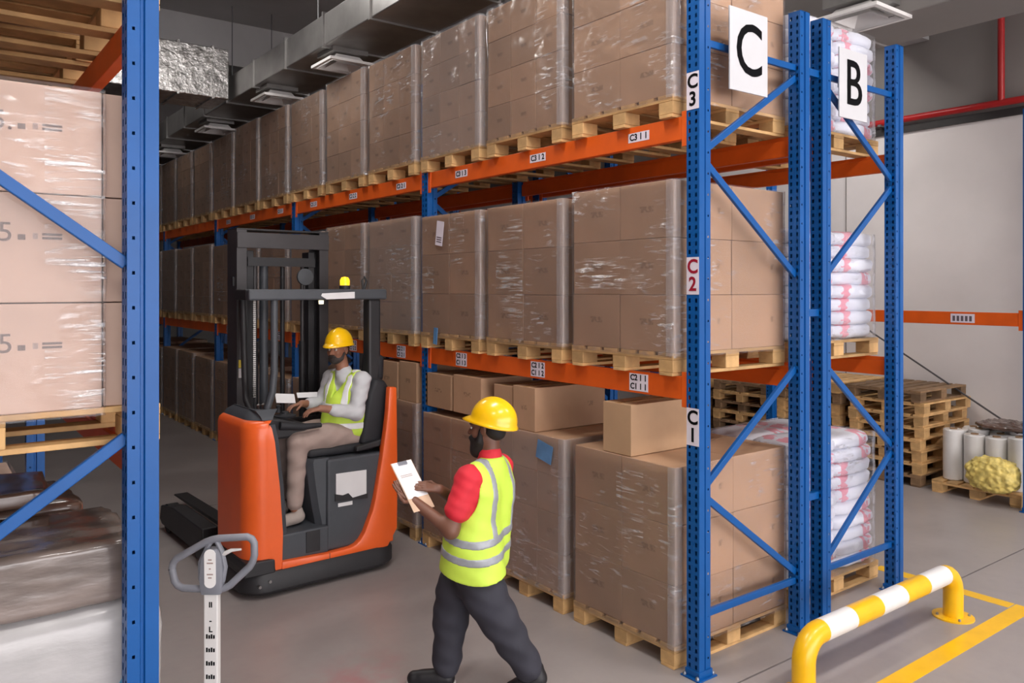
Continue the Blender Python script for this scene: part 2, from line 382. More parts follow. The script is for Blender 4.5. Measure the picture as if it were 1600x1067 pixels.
# ================================================================== pallet racking
L = 3.218; Z2 = 1.846; Z3 = 3.475; TOP = 4.32; DEPTH = 1.17
def upright_mesh():
    """post seen from outside: front at x=0 (slotted), depth to +x, centred on y"""
    mb = MB(); H = TOP
    def sheet(u, rows, cols, hole):     # grid with holes; u maps (a, z) -> point
        for i in range(len(rows) - 1):
            for j in range(len(cols) - 1):
                if hole(i, j): continue
                mb.add([u(cols[j], rows[i]), u(cols[j + 1], rows[i]), u(cols[j + 1], rows[i + 1]), u(cols[j], rows[i + 1])], [(0, 1, 2, 3)])
    rows = [0.0]; z = 0.06
    while z + 0.03 < H: rows += [z, z + 0.026]; z += 0.05
    rows.append(H)
    cols = [-0.05, -0.034, -0.018, 0.018, 0.034, 0.05]
    h = lambda i, j: i % 2 == 1 and j in (1, 3)
    sheet(lambda a, z: (0, a, z), rows, cols, h)
    sheet(lambda a, z: (0.11, a * 0.92, z), rows, cols, h)
    # side walls: front band, groove, rear band with round-ish bolt holes
    rz = [0.0]; z = 0.11
    while z + 0.02 < H: rz += [z, z + 0.013]; z += 0.13
    rz.append(H)
    for s in (-1, 1):
        sheet(lambda a, z: (a, s * 0.05, z), [0, H], [0, 0.048], lambda i, j: False)
        mb.add([(0.048, s * .05, 0), (0.052, s * .038, 0), (0.052, s * .038, H), (0.048, s * .05, H)], [(0, 1, 2, 3)])
        mb.add([(0.052, s * .038, 0), (0.062, s * .038, 0), (0.062, s * .038, H), (0.052, s * .038, H)], [(0, 1, 2, 3)])
        mb.add([(0.062, s * .038, 0), (0.066, s * .046, 0), (0.066, s * .046, H), (0.062, s * .038, H)], [(0, 1, 2, 3)])
        sheet(lambda a, z: (a, s * 0.046, z), rz, [0.066, 0.083, 0.093, 0.11], lambda i, j: i % 2 == 1 and j == 1)
    # back of the holes: inner web so that the post is not see-through
    mb.box(0.052, 0.058, -0.037, 0.037, 0, H)
    mb.box(0.0, 0.11, -0.05, 0.05, H - 0.003, H)
    return mb.mesh('upright')
UP = upright_mesh()
FOOT = MB().box(-0.03, 0.14, -0.075, 0.075, 0, 0.010).box(-0.008, 0.118, -0.056, 0.056, 0.0101, 0.05).mesh('base_plate', 0.002)
BOLT = MB().lathe([(0.012, 0), (0.012, 0.012), (0.006, 0.02)], n=8).mesh('anchor_bolt', smooth=True)
_brace = {}
def brace(rack, a, b, Y):
    a = Vector(a); b = Vector(b)
    key = (round(b.x - a.x, 3), round(b.z - a.z, 3))
    if key not in _brace:
        d = b - a; mb = MB(); mb.bar((0, 0, 0), d, 0.026, 0.045); _brace[key] = mb.mesh('brace', 0.004)
    link('brace', _brace[key], 'blue', rack, (a.x, Y, a.z))
def frame(rack, xa, xb, Y, flip_feet=True):
    """xa: outer face of the post at the a side (braces meet at 1.13 and 3.22); xb likewise at the b side"""
    for x, o in ((xa, xb), (xb, xa)):
        s = 0 if o > x else PI
        u = link('upright', UP, 'blue', rack, (x, Y, 0), (0, 0, s))
        link('base_plate', FOOT, 'blue', u, (0, 0, 0))
        for bx, by in ((-0.018, 0.05), (-0.018, -0.05), (0.128, 0.05), (0.128, -0.05)): link('anchor_bolt', BOLT, 'bolt', u, (bx, by, 0.01))
    sg = 1 if xb > xa else -1
    A = xa + sg * 0.105; B = xb - sg * 0.105
    for (p, zp, q, zq) in ((A, 0.37, B, 0.37), (A, 1.10, B, 0.43), (A, 1.16, B, 1.84), (A, 3.19, B, 2.49), (A, 3.26, B, 3.86), (A, 3.93, B, 3.93)):
        brace(rack, (p, 0, zp), (q, 0, zq), Y)
BEAM = {}
def beam_meshes(length):
    if length not in BEAM:
        a = MB(); h = 0.145
        # stepped box beam: face at x=0 looking to -x
        a.prism([(0, -h), (0.05, -h), (0.05, -0.03), (0.035, -0.03), (0.035, 0), (0, 0)], 0.0, length, 'y')
        b = MB().box(-0.004, 0.004, -0.002, 0.002, 0, 0)
        c = MB()
        c.box(-0.006, 0.002, -0.012, 0.045, -0.19, 0.03)
        BEAM[length] = (a.mesh('beam', 0.004), c.mesh('beam_connector', 0.002))
    return BEAM[length]
def beam(rack, X, Y0, Y1, z, facing=-1, connectors=True):
    ln = round(Y1 - Y0, 3); bm_, cn = beam_meshes(ln)
    rot = 0 if facing < 0 else PI
    o = link('beam', bm_, 'orange_beam', rack, (X, Y0 if facing < 0 else Y1, z), (0, 0, rot))
    if connectors:
        link('beam_connector', cn, 'orange_beam', o, (0, 0, 0)); link('beam_connector', cn, 'orange_beam', o, (0, ln, 0), (PI, 0, 0)).location = (0, ln, -0.16)
    return o
def beam_label(b, y, lines, w, h):
    mb = MB().box(-0.002, -0.0003, -w / 2, w / 2, -h / 2, h / 2)
    mb.build('location_label', 'label_paper', b, (0, y, -0.072))
    for i, s in enumerate(lines):
        me = text_mesh(s, h / len(lines) * 0.95, bold=0.0015)
        z = -0.072 + h / 2 - (i + 0.5) * h / len(lines)
        tag(link('label_lettering', me, 'ink', b, (-0.0032, y, z), (PI / 2, 0, -PI / 2)), kind='stuff')

mat('ink_soft', rgb(96, 84, 92), 0.7)
# ---- C rack (aisle face at x = 0)
rc = thing('pallet_rack', 'long blue and orange pallet rack with the C sign, lining the right of the aisle', 'pallet rack', (0, 0, 0), 0, 'blue pallet racks')
for k in range(6): frame(rc, 0.0, DEPTH, k * L)
for k in range(5):
    for z, lv in ((Z2, 2), (Z3, 3)):
        b = beam(rc, 0.012, k * L + 0.05, (k + 1) * L - 0.05, z, -1)
        beam(rc, DEPTH - 0.012, k * L + 0.05, (k + 1) * L - 0.05, z, 1)
        if k < 3:
            for s in range(3):
                y = 0.42 + s * 1.07
                if lv == 3: beam_label(b, y, ['C3 %d %d' % (k + 1, s + 1)], 0.19, 0.062)
                else: beam_label(b, y, ['C2 %d %d' % (k + 1, s + 1), 'C1 %d %d' % (k + 1, s + 1)], 0.17, 0.115)
# level stickers on the end post of rack C
for zc, s, ink in ((3.615, 'C\n3', 'ink'), (2.475, 'C\n2', 'ink_red'), (1.545, 'C\n1', 'ink')):
    st = MB().box(-0.0025, -0.0006, -0.048, 0.048, zc - 0.115, zc + 0.115).build('level_sticker', 'label_paper', rc)
    for i, ch in enumerate(s.split('\n')):
        link('sticker_lettering', text_mesh(ch, 0.12, bold=0.003), ink, st, (-0.0035, 0, zc + 0.054 - i * 0.108), (PI / 2, 0, -PI / 2))
# ---- B rack, back to back with C
rb = thing('pallet_rack', 'blue and orange pallet rack with the B sign, back to back behind the C rack', 'pallet rack', (0, 0, 0), 0, 'blue pallet racks')
BX0, BX1 = 1.33, 2.46
for k in range(4): frame(rb, BX1, BX0, k * L)
for k in range(3):
    for z in (Z2, Z3):
        beam(rb, BX0 + 0.012, k * L + 0.05, (k + 1) * L - 0.05, z, -1); beam(rb, BX1 - 0.012, k * L + 0.05, (k + 1) * L - 0.05, z, 1)
# spacers tying the two back rows together
for z in (0.9, 2.2, 3.9): MB().box(DEPTH - 0.01, BX0 + 0.01, -0.02, 0.02, z, z + 0.05).build('row_spacer', 'blue', rb)
# ---- left rack (aisle face at x = -3.10)
rl = thing('pallet_rack', 'blue pallet rack end frame close to the camera at the left', 'pallet rack', (0, 0, 0), 0, 'blue pallet racks')
LX = -3.10
for k in range(4): frame(rl, LX - DEPTH, LX, k * L)
for k in range(3):
    for z in (1.80, 3.50):
        beam(rl, LX - 0.012, k * L + 0.05, (k + 1) * L - 0.05, z, 1); beam(rl, LX - DEPTH + 0.012, k * L + 0.05, (k + 1) * L - 0.05, z, -1)
# ---- wall rack at the right
ra = thing('pallet_rack', 'low blue rack with one orange beam in front of the white wall', 'pallet rack', (0, 0, 0), 0, 'blue pallet racks')
AX = 5.67
for k in range(3):
    y = 0.25 + k * L
    u = link('upright', UP, 'blue', ra, (AX, y, 0)); link('base_plate', FOOT, 'blue', u)
    u = link('upright', UP, 'blue', ra, (AX + 1.2, y, 0), (0, 0, PI)); link('base_plate', FOOT, 'blue', u)
for k in range(2):
    b = beam(ra, AX + 0.012, 0.30 + k * L, 0.20 + (k + 1) * L, 2.13, -1)
    MB().box(-0.002, -0.0003, 0.49, 0.75, -0.122, -0.022).build('location_label', 'label_paper', b)
    for q in range(5): MB().box(-0.003, -0.0021, 0.52 + q * 0.045, 0.548 + q * 0.045, -0.105, -0.045).build('label_print', 'ink_soft', b)
MB().tube([(AX + 1.21, 0.55, 0.52), (AX + 1.21, 3.35, 2.2)], 0.012, 6).build('brace_wire', 'wire', ra)

# ---- aisle sign boards hung on the end frames
def sign(letter, x0, x1, z0, z1, label):
    t = thing('aisle_sign', label, 'sign', ((x0 + x1) / 2, -0.068, z0))
    w = (x1 - x0) / 2; h = z1 - z0
    MB().box(-w, w, -0.012, 0.0, 0, h).build('sign_board', 'sign_white', t, bevel=0.003)
    me = text_mesh(letter, 0.47, bold=0.003, extrude=0.001)
    link('sign_letter', me, 'ink', t, (0, -0.0145, h / 2 - 0.005), (PI / 2, 0, 0), (0.88, 1, 1))
    for s in (-0.1, 0.1): MB().box(s - 0.012, s + 0.012, 0.0, 0.05, h * 0.46, h * 0.46 + 0.03).build('hanger_clip', 'bolt', t)
sign('C', 0.255, 0.645, 3.65, 4.175, 'white board with a black letter C on the rack end')
sign('B', 1.495, 1.87, 3.635, 4.14, 'white board with a black letter B on the rack end')
# ================================================================== pallets
PW, PD, PH = 0.96, 1.18, 0.144      # width (y), depth (x), height
_pp = {}
def pallet_parts():
    if _pp: return _pp
    bw = 0.128
    dk = MB().box(0, PD, -bw / 2, bw / 2, 0, 0.021).mesh('deck_board', 0.002, 1)
    st = MB().box(-0.07, 0.07, 0, PW, 0, 0.021).mesh('stringer_board', 0.002, 1)
    bl = MB().box(-0.07, 0.07, -0.06, 0.06, 0, 0.08).mesh('block', 0.003, 1)
    bt = MB().box(0, PD, -0.055, 0.055, 0, 0.021).mesh('bottom_board', 0.002, 1)
    L_ = []
    for k in range(6): L_.append(('deck_board', dk, (0, 0.064 + k * (PW - 0.128) / 5, 0.123)))
    for x in (0.07, PD / 2, PD - 0.07): L_.append(('stringer_board', st, (x, 0, 0.102)))
    for x in (0.071, PD / 2, PD - 0.071):
        for y in (0.061, PW / 2, PW - 0.061): L_.append(('block', bl, (x, y, 0.0215)))
    for y in (0.061, PW / 2, PW - 0.061): L_.append(('bottom_board', bt, (0, y, 0)))
    _pp['parts'] = L_
    mb = MB()
    for n, me, o in L_:
        mb.add([(v.co.x + o[0], v.co.y + o[1], v.co.z + o[2]) for v in me.vertices], [tuple(p.vertices) for p in me.polygons])
    _pp['joined'] = mb.mesh('pallet')
    for m in ('wood', 'wood_old'):
        _pp[m] = [(n, (lambda c: (c.materials.clear(), c.materials.append(MATS[m]), c)[2])(me.copy()), o) for n, me, o in L_]
        j = _pp['joined'].copy(); j.materials.append(MATS[m]); _pp['j' + m] = j
    # share the copied meshes between alike pieces
    for m in ('wood', 'wood_old'):
        first = {}
        for i, (n, me, o) in enumerate(_pp[m]):
            first.setdefault(n, me); _pp[m][i] = (n, first[n], o)
    return _pp
def pallet(x, y, z, label, group=None, m='wood', detail=True, rotz=0.0):
    pp = pallet_parts()
    if detail:
        t = thing('wooden_pallet', label, 'pallet', (x, y, z), rotz, group)
        for n, me, o in pp[m]: link(n, me, None, t, o)
    else:
        t = link('wooden_pallet', pp['j' + m], None, None, (x, y, z), (0, 0, rotz)); tag(t, label, 'pallet', group)
    return t

mat('ink_soft', rgb(96, 84, 92), 0.7)
# ================================================================== wrapped carton loads
_cart = {}
def carton_mesh(dx, dy, dz, m):
    k = (round(dx, 3), round(dy, 3), round(dz, 3), m)
    if k not in _cart:
        me = MB().box(-dx / 2, dx / 2, -dy / 2, dy / 2, 0, dz).mesh('carton', 0.004, 2)
        me.materials.append(MATS[m]); _cart[k] = me
    return _cart[k]
def film_shell(dx, dy, z0, z1, r=0.03, seed=0):
    n = 5; ring = []
    for cx_, cy_, a0 in ((dx - r, dy - r, 0), (r, dy - r, PI / 2), (r, r, PI), (dx - r, r, 1.5 * PI)):
        for k in range(n + 1): ring.append((cx_ + r * math.cos(a0 + k * PI / 2 / n), cy_ + r * math.sin(a0 + k * PI / 2 / n)))
    pts = []
    for i, p in enumerate(ring):        # add points along the straight sides
        q = ring[(i + 1) % len(ring)]; d = math.dist(p, q); m = max(1, int(d / 0.08))
        for j in range(m): pts.append((p[0] + (q[0] - p[0]) * j / m, p[1] + (q[1] - p[1]) * j / m))
    rows = max(6, int((z1 - z0) / 0.07)); N = len(pts); mb = MB(); vs_ = []
    for i in range(rows + 1):
        z = z0 + (z1 - z0) * i / rows
        for p in pts:
            k = noise.noise(Vector((p[0] * 3 + seed * 7.7, p[1] * 3, z * 5))) * 0.006
            ex = (p[0] - dx / 2) / (dx / 2); ey = (p[1] - dy / 2) / (dy / 2)
            vs_.append((p[0] + ex * (k + 0.003), p[1] + ey * (k + 0.003), z))
    fs = [(i * N + k, i * N + (k + 1) % N, (i + 1) * N + (k + 1) % N, (i + 1) * N + k) for i in range(rows) for k in range(N)]
    return mb.add(vs_, fs).mesh('stretch_film', smooth=True)
def load(x, y, z, dx, dy, h, nx, ny, nz, label, group=None, m='carton', film='film', seed=0, jit=0.003, name='carton_load'):
    t = thing(name, label, 'carton stack', (x, y, z), 0, group)
    cx_, cy_, cz_ = dx / nx, dy / ny, h / nz
    rnd = random.Random(seed * 13 + 5)
    me = carton_mesh(cx_ - 0.004, cy_ - 0.004, cz_ - 0.002, m)
    for k in range(nz):
        for i in range(nx):
            for j in range(ny):
                if 0 < i < nx - 1 and 0 < j < ny - 1 and k < nz - 1: continue
                link('carton', me, None, t, ((i + .5) * cx_ + rnd.uniform(-jit, jit), (j + .5) * cy_ + rnd.uniform(-jit, jit), k * cz_))
    if film:
        f = link('stretch_film', film_shell(dx + 0.024, dy + 0.024, -0.03, h + 0.004, 0.03, seed), film, t, (-0.012, -0.012, 0))
        r = 0.034; ring = [(-0.014 + r - r * math.cos(a), -0.014 + r - r * math.sin(a)) for a in [PI / 2 * k / 6 for k in range(7)]]
        ring = [(ring[0][0] - 0.0, ring[0][1] + 0.03)] + ring + [(ring[-1][0] + 0.03, ring[-1][1])]
        mb = MB(); N = len(ring); rows = 10; vs_ = []
        for q in range(rows + 1):
            z_ = -0.02 + (h + 0.02) * q / rows
            for (a, b_) in ring:
                kk = noise.noise(Vector((a * 9 + seed * 5.1, b_ * 9, z_ * 4))) * 0.004
                vs_.append((a - 0.003 + kk, b_ - 0.003 + kk, z_))
        mb.add(vs_, [(q * N + k, q * N + k + 1, (q + 1) * N + k + 1, (q + 1) * N + k) for q in range(rows) for k in range(N - 1)])
        link('corner_film', mb.mesh('corner_film', smooth=True), 'film_corner', t)
    return t

LEV = {1: 'on the floor', 2: 'on the middle level', 3: 'on the top level'}
GLINTS = {(3, 0): [(0.06, 0.36, 0.45, 1.2)], (2, 1): [(0.45, 0.80, 0.05, 0.95)], (2, 2): [(0.2, 0.45, 0.55, 1.05), (0.7, 0.9, 0.2, 0.6)], (2, 0): [(0.05, 0.9, 0.40, 0.62)], (1, 0): [(0.25, 0.5, 0.55, 1.05)], (3, 1): [(0.02, 0.3, 0.6, 0.95)], (2, 8): [(0.1, 0.7, 0.2, 0.8)], (3, 8): [(0.1, 0.5, 0.1, 0.9)]}  # where loads get extra sheets carrying painted highlights
rr = random.Random(3)
for b in range(5):
    for s in range(3):
        slot = b * 3 + s
        for lv, z in ((1, 0.0), (2, Z2), (3, Z3)):
            y = b * L + 0.13 + s * 1.07
            det = b < 2
            where = 'C rack %s, %s from the C sign end' % (LEV[lv][3:], ORD[slot])
            sx_ = -0.02 if lv == 1 else -0.035
            pallet(sx_, y, z, 'wooden pallet under the %s load %s of the C rack' % (ORD[slot], LEV[lv]), 'pallets in the C rack', 'wood', det)
            h = {1: 1.13, 2: 1.09, 3: 1.10}[lv] + rr.uniform(-0.03, 0.03)
            nx, ny, nz = (2, 2, 3)
            film = 'film'
            if lv == 1 and slot == 0: h, nx, ny, nz = 1.125, 2, 2, 3
            elif lv == 1 and slot == 1: h, nx, ny, nz, film = 1.14, 3, 3, 4, 'film_hazy'
            elif lv == 2 and slot == 0: h, nx, ny, nz = 1.095, 2, 2, 3
            elif lv == 2 and slot in (1, 2): h, nx, ny, nz = 1.07, 2, 2, 3
            elif lv == 3 and slot == 0: h, nx, ny, nz = 1.30, 2, 2, 4
            elif lv == 3: nx, ny, nz = 2, 3, 4
            else: nx, ny, nz = 2, 2, rr.choice((3, 4))
            if lv == 3 and slot > 0: film = 'film' if slot != 2 else 'film_hazy'
            if slot in (3, 7, 11) and lv == 2: film = 'film_hazy'
            ld = load(sx_ + 0.01, y + 0.005, z + PH + 0.001, 1.16, 0.95, h, nx, ny, nz,
                 'wrapped carton load %s of the C rack, %s from the end' % (LEV[lv], ORD[slot]),
                 'wrapped carton loads in the C rack', 'carton', film, seed=slot * 3 + lv)

            if (lv, slot) == (2, 2):
                MB().box(-0.024, -0.022, -0.06, 0.06, -0.11, 0.11).build('packing_slip', 'label_paper', ld, (0, 0.60, 0.90), (0.16, 0, 0))
                for q in range(3): MB().box(-0.026, -0.0245, -0.04, 0.04, -0.08 + q * 0.02, -0.072 + q * 0.02).build('slip_print', 'ink_soft', ld, (0, 0.60, 0.90), (0.16, 0, 0))
                MB().box(-0.03, -0.024, -0.03, 0.03, -0.12, 0.03).build('blue_tape_patch', 'blue_tape', ld, (0, 0.66, 0.02), (0.1, 0, 0))
            if (lv, slot) == (1, 1):
                MB().box(-0.024, -0.020, -0.09, 0.09, -0.08, 0.06).build('blue_tape_patch', 'blue_tape', ld, (0, 0.20, 1.03), (0.2, 0, 0))

            if (lv, slot) in GLINTS:
                for (y0, y1, z0, z1) in GLINTS[(lv, slot)]:
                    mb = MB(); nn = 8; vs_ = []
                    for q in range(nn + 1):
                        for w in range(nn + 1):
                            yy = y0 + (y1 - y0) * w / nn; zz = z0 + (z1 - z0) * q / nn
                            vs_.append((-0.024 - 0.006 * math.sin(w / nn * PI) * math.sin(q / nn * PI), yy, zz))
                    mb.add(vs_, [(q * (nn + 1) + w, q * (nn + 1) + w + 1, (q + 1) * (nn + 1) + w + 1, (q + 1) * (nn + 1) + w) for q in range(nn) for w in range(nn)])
                    mb.build('film_glint_sheet', 'film_glint', ld, smooth=True)  # added film sheet, its glints painted as white streaks

# single cartons standing on the floor loads
def single(x0, x1, y0, y1, z, h, label, m='carton_plain', rot=0.0):
    t = thing('carton', label, 'carton', ((x0 + x1) / 2, (y0 + y1) / 2, z), rot, 'loose cartons on the floor loads')
    dx, dy = (x1 - x0), (y1 - y0)
    link('box_body', carton_mesh(dx, dy, h, m), None, t)
    MB().box(-dx / 2 + 0.004, dx / 2 - 0.004, -0.025, 0.025, h, h + 0.0012).build('tape', 'tape', t)
    return t
mat('tape', rgb(176, 140, 96), 0.25, 0, 0.05)
T1 = PH + 1.126 + 0.001
single(0.0, 0.62, 0.53, 0.80, T1, 0.345, 'small plain carton standing on the floor load nearest the C1 sticker')
T2 = PH + 1.141 + 0.001
single(0.0, 0.74, 1.56, 1.84, T2, 0.34, 'plain carton standing on the second floor load right of the yellow helmet', 'carton')
single(0.02, 0.6, 1.88, 2.13, T2, 0.32, 'plain carton just behind the standing worker helmet on the second floor load', 'carton')
for i, (y0, y1, hh) in enumerate(((2.29, 2.72, 0.33), (2.76, 3.2, 0.31))):
    single(0.0, 0.55, y0, y1, PH + 1.13 + 0.031, hh, 'plain carton on the third floor load, %s the blue post' % ('away from' if i == 0 else 'next to'), 'carton')
for i, (y0, y1, hh) in enumerate(((3.37, 3.70, 0.38), (3.74, 4.2, 0.36))):
    single(0.0, 0.5, y0, y1, PH + 1.13 + 0.031, hh, 'carton on the fourth floor load, %s the second blue post' % ('beside' if i == 0 else 'farther from'), 'carton')

# ================================================================== sacks in the B rack
def sack_mat():
    m = bpy.data.materials.new('sack'); t = NT(m); MATS['sack'] = m
    tc = t.n('ShaderNodeTexCoord'); oi = t.n('ShaderNodeObjectInfo')
    n = t.noise(9, 3, tc.outputs['Object']); sx = t.n('ShaderNodeSeparateXYZ'); t.l(tc.outputs['Generated'], sx.inputs[0])
    b1 = t.math('MULTIPLY', t.math('GREATER_THAN', sx.outputs[0], 0.12), t.math('LESS_THAN', sx.outputs[0], 0.38))
    k = t.math('MULTIPLY', b1, t.math('GREATER_THAN', n, 0.47))
    c = t.mix(t.math('MULTIPLY', k, 0.75), rgb(226, 228, 238), rgb(236, 130, 150))
    t.l(c, t.b.inputs['Base Color']); t.b.inputs['Roughness'].default_value = 0.38
    w = t.n('ShaderNodeTexWave'); w.inputs['Scale'].default_value = 60; t.l(tc.outputs['Object'], w.inputs[0])
    t.bump(t.noise(24, 4, tc.outputs['Object']), 0.35, 0.012)
sack_mat()
SACKS = [soft_box('sack', 0.60, 0.46, 0.126, s, 8, 4.2, 0.010, 7) for s in range(4)]
for me in SACKS: me.materials.append(MATS['sack'])
def sack_load(x, y, z, layers, label, seed):
    t = thing('sack_load', label, 'sack stack', (x, y, z), 0, 'white sacks in the B rack')
    r = random.Random(seed)
    for k in range(layers):
        sh = -0.0035 * k * (1 if seed == 1 else 0)
        for i in range(2):
            for j in range(2):
                tw = (k % 2) * 0.03
                link('sack', SACKS[r.randrange(4)], None, t, (0.30 + i * 0.555 + r.uniform(-.015, .015) + sh * (1 if i else -0.3), 0.22 + j * 0.43 + r.uniform(-.02, .02) - 0.0, k * 0.106), (0, 0, r.uniform(-.03, .03) + (PI if r.random() < 0.5 and seed != 9 else 0)))
    f = film_shell(1.15, 0.92, 0, layers * 0.106 + 0.005, 0.06, seed + 50)
    link('stretch_film', f, 'film', t, (-0.012, -0.02, 0))
    return t
for (z, n, wd, sd) in ((0.0, 10, 'on the floor', 1), (Z2, 8, 'on the middle level', 2), (Z3, 8, 'on the top level', 3)):
    pallet(1.40, 0.22, z, 'wooden pallet under the white sacks %s of the B rack' % wd, 'pallets under white sacks')
    sack_load(1.43, 0.24, z + PH + 0.001, n, 'white sacks with pink print stacked %s of the B rack' % wd, sd)

# ================================================================== left rack loads
mat('ink_grey', rgb(120, 105, 100), 0.7, 0, 0.05); mat('ink_faint', rgb(165, 145, 138), 0.7, 0, 0.05)
pallet(LX - 1.14, 0.10, 1.80, 'wooden pallet under the printed cartons in the left rack', 'pallets in the left rack')
t = thing('carton_load', 'pinkish printed cartons wrapped in film in the near left rack', 'carton stack', (LX - 1.13, 0.11, 1.80 + PH + 0.001))
hz = 0.402
for k in range(3):
    for i, (x0, x1) in enumerate(((0.0, 0.30), (0.30, 0.965), (0.968, 1.16))):
        for j in range(2):
            w_ = x1 - x0
            link('carton', carton_mesh(w_ - 0.004, 0.46, hz - 0.004, 'carton_pink'), None, t, ((x0 + x1) / 2, 0.235 + j * 0.465 + (0.012 if i == 2 else 0), k * hz))
    zc = k * hz + 0.252
    link('print_lettering', text_mesh('05.' if k == 2 else '05', 0.10, 0.0005, align='RIGHT'), 'ink_grey', t, (0.675, 0.0045, zc), (PI / 2, 0, 0))
    MB().box(0.688, 0.712, 0.0040, 0.0048, zc - 0.024, zc - 0.004).build('print_emblem', 'ink_grey', t)
    MB().box(0.735, 0.752, 0.0040, 0.0048, zc - 0.020, zc + 0.002).build('print_emblem', 'ink_faint', t)
    for q in range(2): MB().box(0.765, 0.83, 0.0040, 0.0048, zc - 0.020 + q * 0.014, zc - 0.011 + q * 0.014).build('print_bar', 'ink_grey', t)
link('stretch_film', film_shell(0.985, 0.95, -0.03, 3 * hz + 0.005, 0.012, 77), 'film', t, (-0.012, -0.012, 0))
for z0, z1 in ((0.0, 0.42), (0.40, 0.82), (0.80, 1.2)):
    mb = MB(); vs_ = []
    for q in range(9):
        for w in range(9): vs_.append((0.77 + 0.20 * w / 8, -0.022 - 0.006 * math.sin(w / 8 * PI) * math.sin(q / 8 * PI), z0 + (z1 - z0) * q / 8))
    mb.add(vs_, [(q * 9 + w, q * 9 + w + 1, (q + 1) * 9 + w + 1, (q + 1) * 9 + w) for q in range(8) for w in range(8)]).build('film_glint_sheet', 'film_glint', t, smooth=True)  # extra sheets near the film edge with painted white highlights
for i, y in enumerate((1.17, 2.24)):
    pass
# pallets of the level above, seen from below
for i, y in enumerate((0.10, 1.17, 2.24)):
    w = ('nearest the camera', 'in the middle of the bay', 'farthest along the bay')[i]
    pallet(LX - 1.14, y, 3.50, 'wooden pallet on the top level of the left rack, %s' % w, 'pallets in the left rack')
    load(LX - 1.13, y + 0.005, 3.50 + PH + 0.001, 1.16, 0.95, 1.0, 2, 2, 3, 'carton load on the top level of the left rack, %s' % w, 'cartons above in the left rack', 'carton', None, seed=90 + i)
# floor bay: white wrapped base, grey film bundle on it, brown bundles behind
pallet(LX - 1.12, 0.10, 0.0, 'wooden pallet under the white wrapped load in the left rack', 'pallets in the left rack')
t = thing('wrapped_load', 'white film wrapped load on the floor at the lower left corner', 'wrapped load', (LX - 1.12, 0.08, PH + 0.001))
me = soft_box('white_wrap', 1.18, 0.98, 1.05, 4, 14, 14, 0.010, 3); link('white_wrap', me, 'white_film', t, (0.59, 0.49, 0))
bs = MB().add([(0.93, -0.006, 0.62), (1.10, -0.006, 0.90), (1.10, -0.006, 0.76), (0.98, -0.006, 0.58),
               (0.93, 0.004, 0.62), (1.10, 0.004, 0.90), (1.10, 0.004, 0.76), (0.98, 0.004, 0.58)],
              [(0, 1, 2, 3), (7, 6, 5, 4), (0, 4, 5, 1), (1, 5, 6, 2), (2, 6, 7, 3), (3, 7, 4, 0)]); bs.build('blue_patch', 'blue_sheet', t)
o = link('film_bundle', soft_box('film_bundle', 1.13, 0.62, 0.235, 9, 18, 16, 0.012, 5), 'grey_film', None, (LX - 0.60, 0.40, PH + 1.05))
tag(o, 'grey film wrapped bundle lying on the white wrapped load', 'bundle')
for i, (x, y, z, w, d, h) in enumerate(((LX - 0.62, 1.02, PH + 1.045, 0.98, 0.55, 0.26), (LX - 0.72, 0.98, PH + 1.31, 0.94, 0.5, 0.07))):
    o = link('film_bundle', soft_box('film_bundle', w, d, h, 20 + i, 12, 14, 0.010, 5), 'brown_film', None, (x, y, z), (0, 0, 0.05 - 0.1 * i))
    tag(o, ('brown film wrapped bundle behind the grey bundle in the left rack', 'thin brown film wrapped bundle lying on top of the other brown bundle')[i], 'bundle')
pallet(LX - 1.12, 1.30, 0.0, 'wooden pallet in the left rack behind the brown bundles', 'pallets in the left rack')
o = link('wrapped_load', soft_box('wrapped_load', 1.0, 0.9, 0.9, 41, 10, 12, 0.01, 3), 'brown_film', None, (LX - 0.58, 1.78, PH + 0.001)); tag(o, 'dark film wrapped load on the floor under the brown bundles', 'wrapped load')
pallet(LX - 1.14, 3.42, 0.0, 'wooden pallet under the silver wrapped load in the left rack', 'pallets in the left rack')
load(LX - 1.13, 3.43, PH + 0.001, 1.0, 0.93, 0.85, 2, 2, 3, 'silver grey wrapped load beyond the second left post', 'left rack', 'carton_pink', 'film_hazy', seed=55)
# ================================================================== along the right wall
def stack(x, y, n, which, seed, mats):
    r = random.Random(seed)
    for k in range(n):
        pos = 'topmost' if k == n - 1 else ('lowest' if k == 0 else '%s from the floor' % ORD[k])
        pallet(x + r.uniform(-.02, .02), y + r.uniform(-.02, .02), k * (PH + 0.0005), 'empty wooden pallet, %s in the %s' % (pos, which), 'empty pallets by the right wall', mats(k), True, r.uniform(-.015, .015))
stack(5.86, 1.46, 8, 'pallet stack beside the white rolls', 1, lambda k: 'wood_old' if k in (0, 7) else 'wood')
stack(5.92, 2.56, 8, 'second pallet stack from the white rolls', 2, lambda k: 'wood_old' if k % 3 == 0 else 'wood')
stack(5.92, 3.66, 7, 'third pallet stack from the white rolls', 3, lambda k: 'wood_old' if k % 2 == 0 else 'wood')
stack(5.92, 4.76, 7, 'farthest pallet stack along the right wall', 4, lambda k: 'wood_old' if k % 3 else 'wood')
pallet(5.80, 0.36, 0.0, 'wooden pallet under the white rolls by the right wall', 'pallets by the wall', 'wood')
mat('roll_film', rgb(226, 224, 222), 0.3, 0, 0.05, 4, coat=0.3)
mat('core', rgb(150, 120, 90), 0.7)
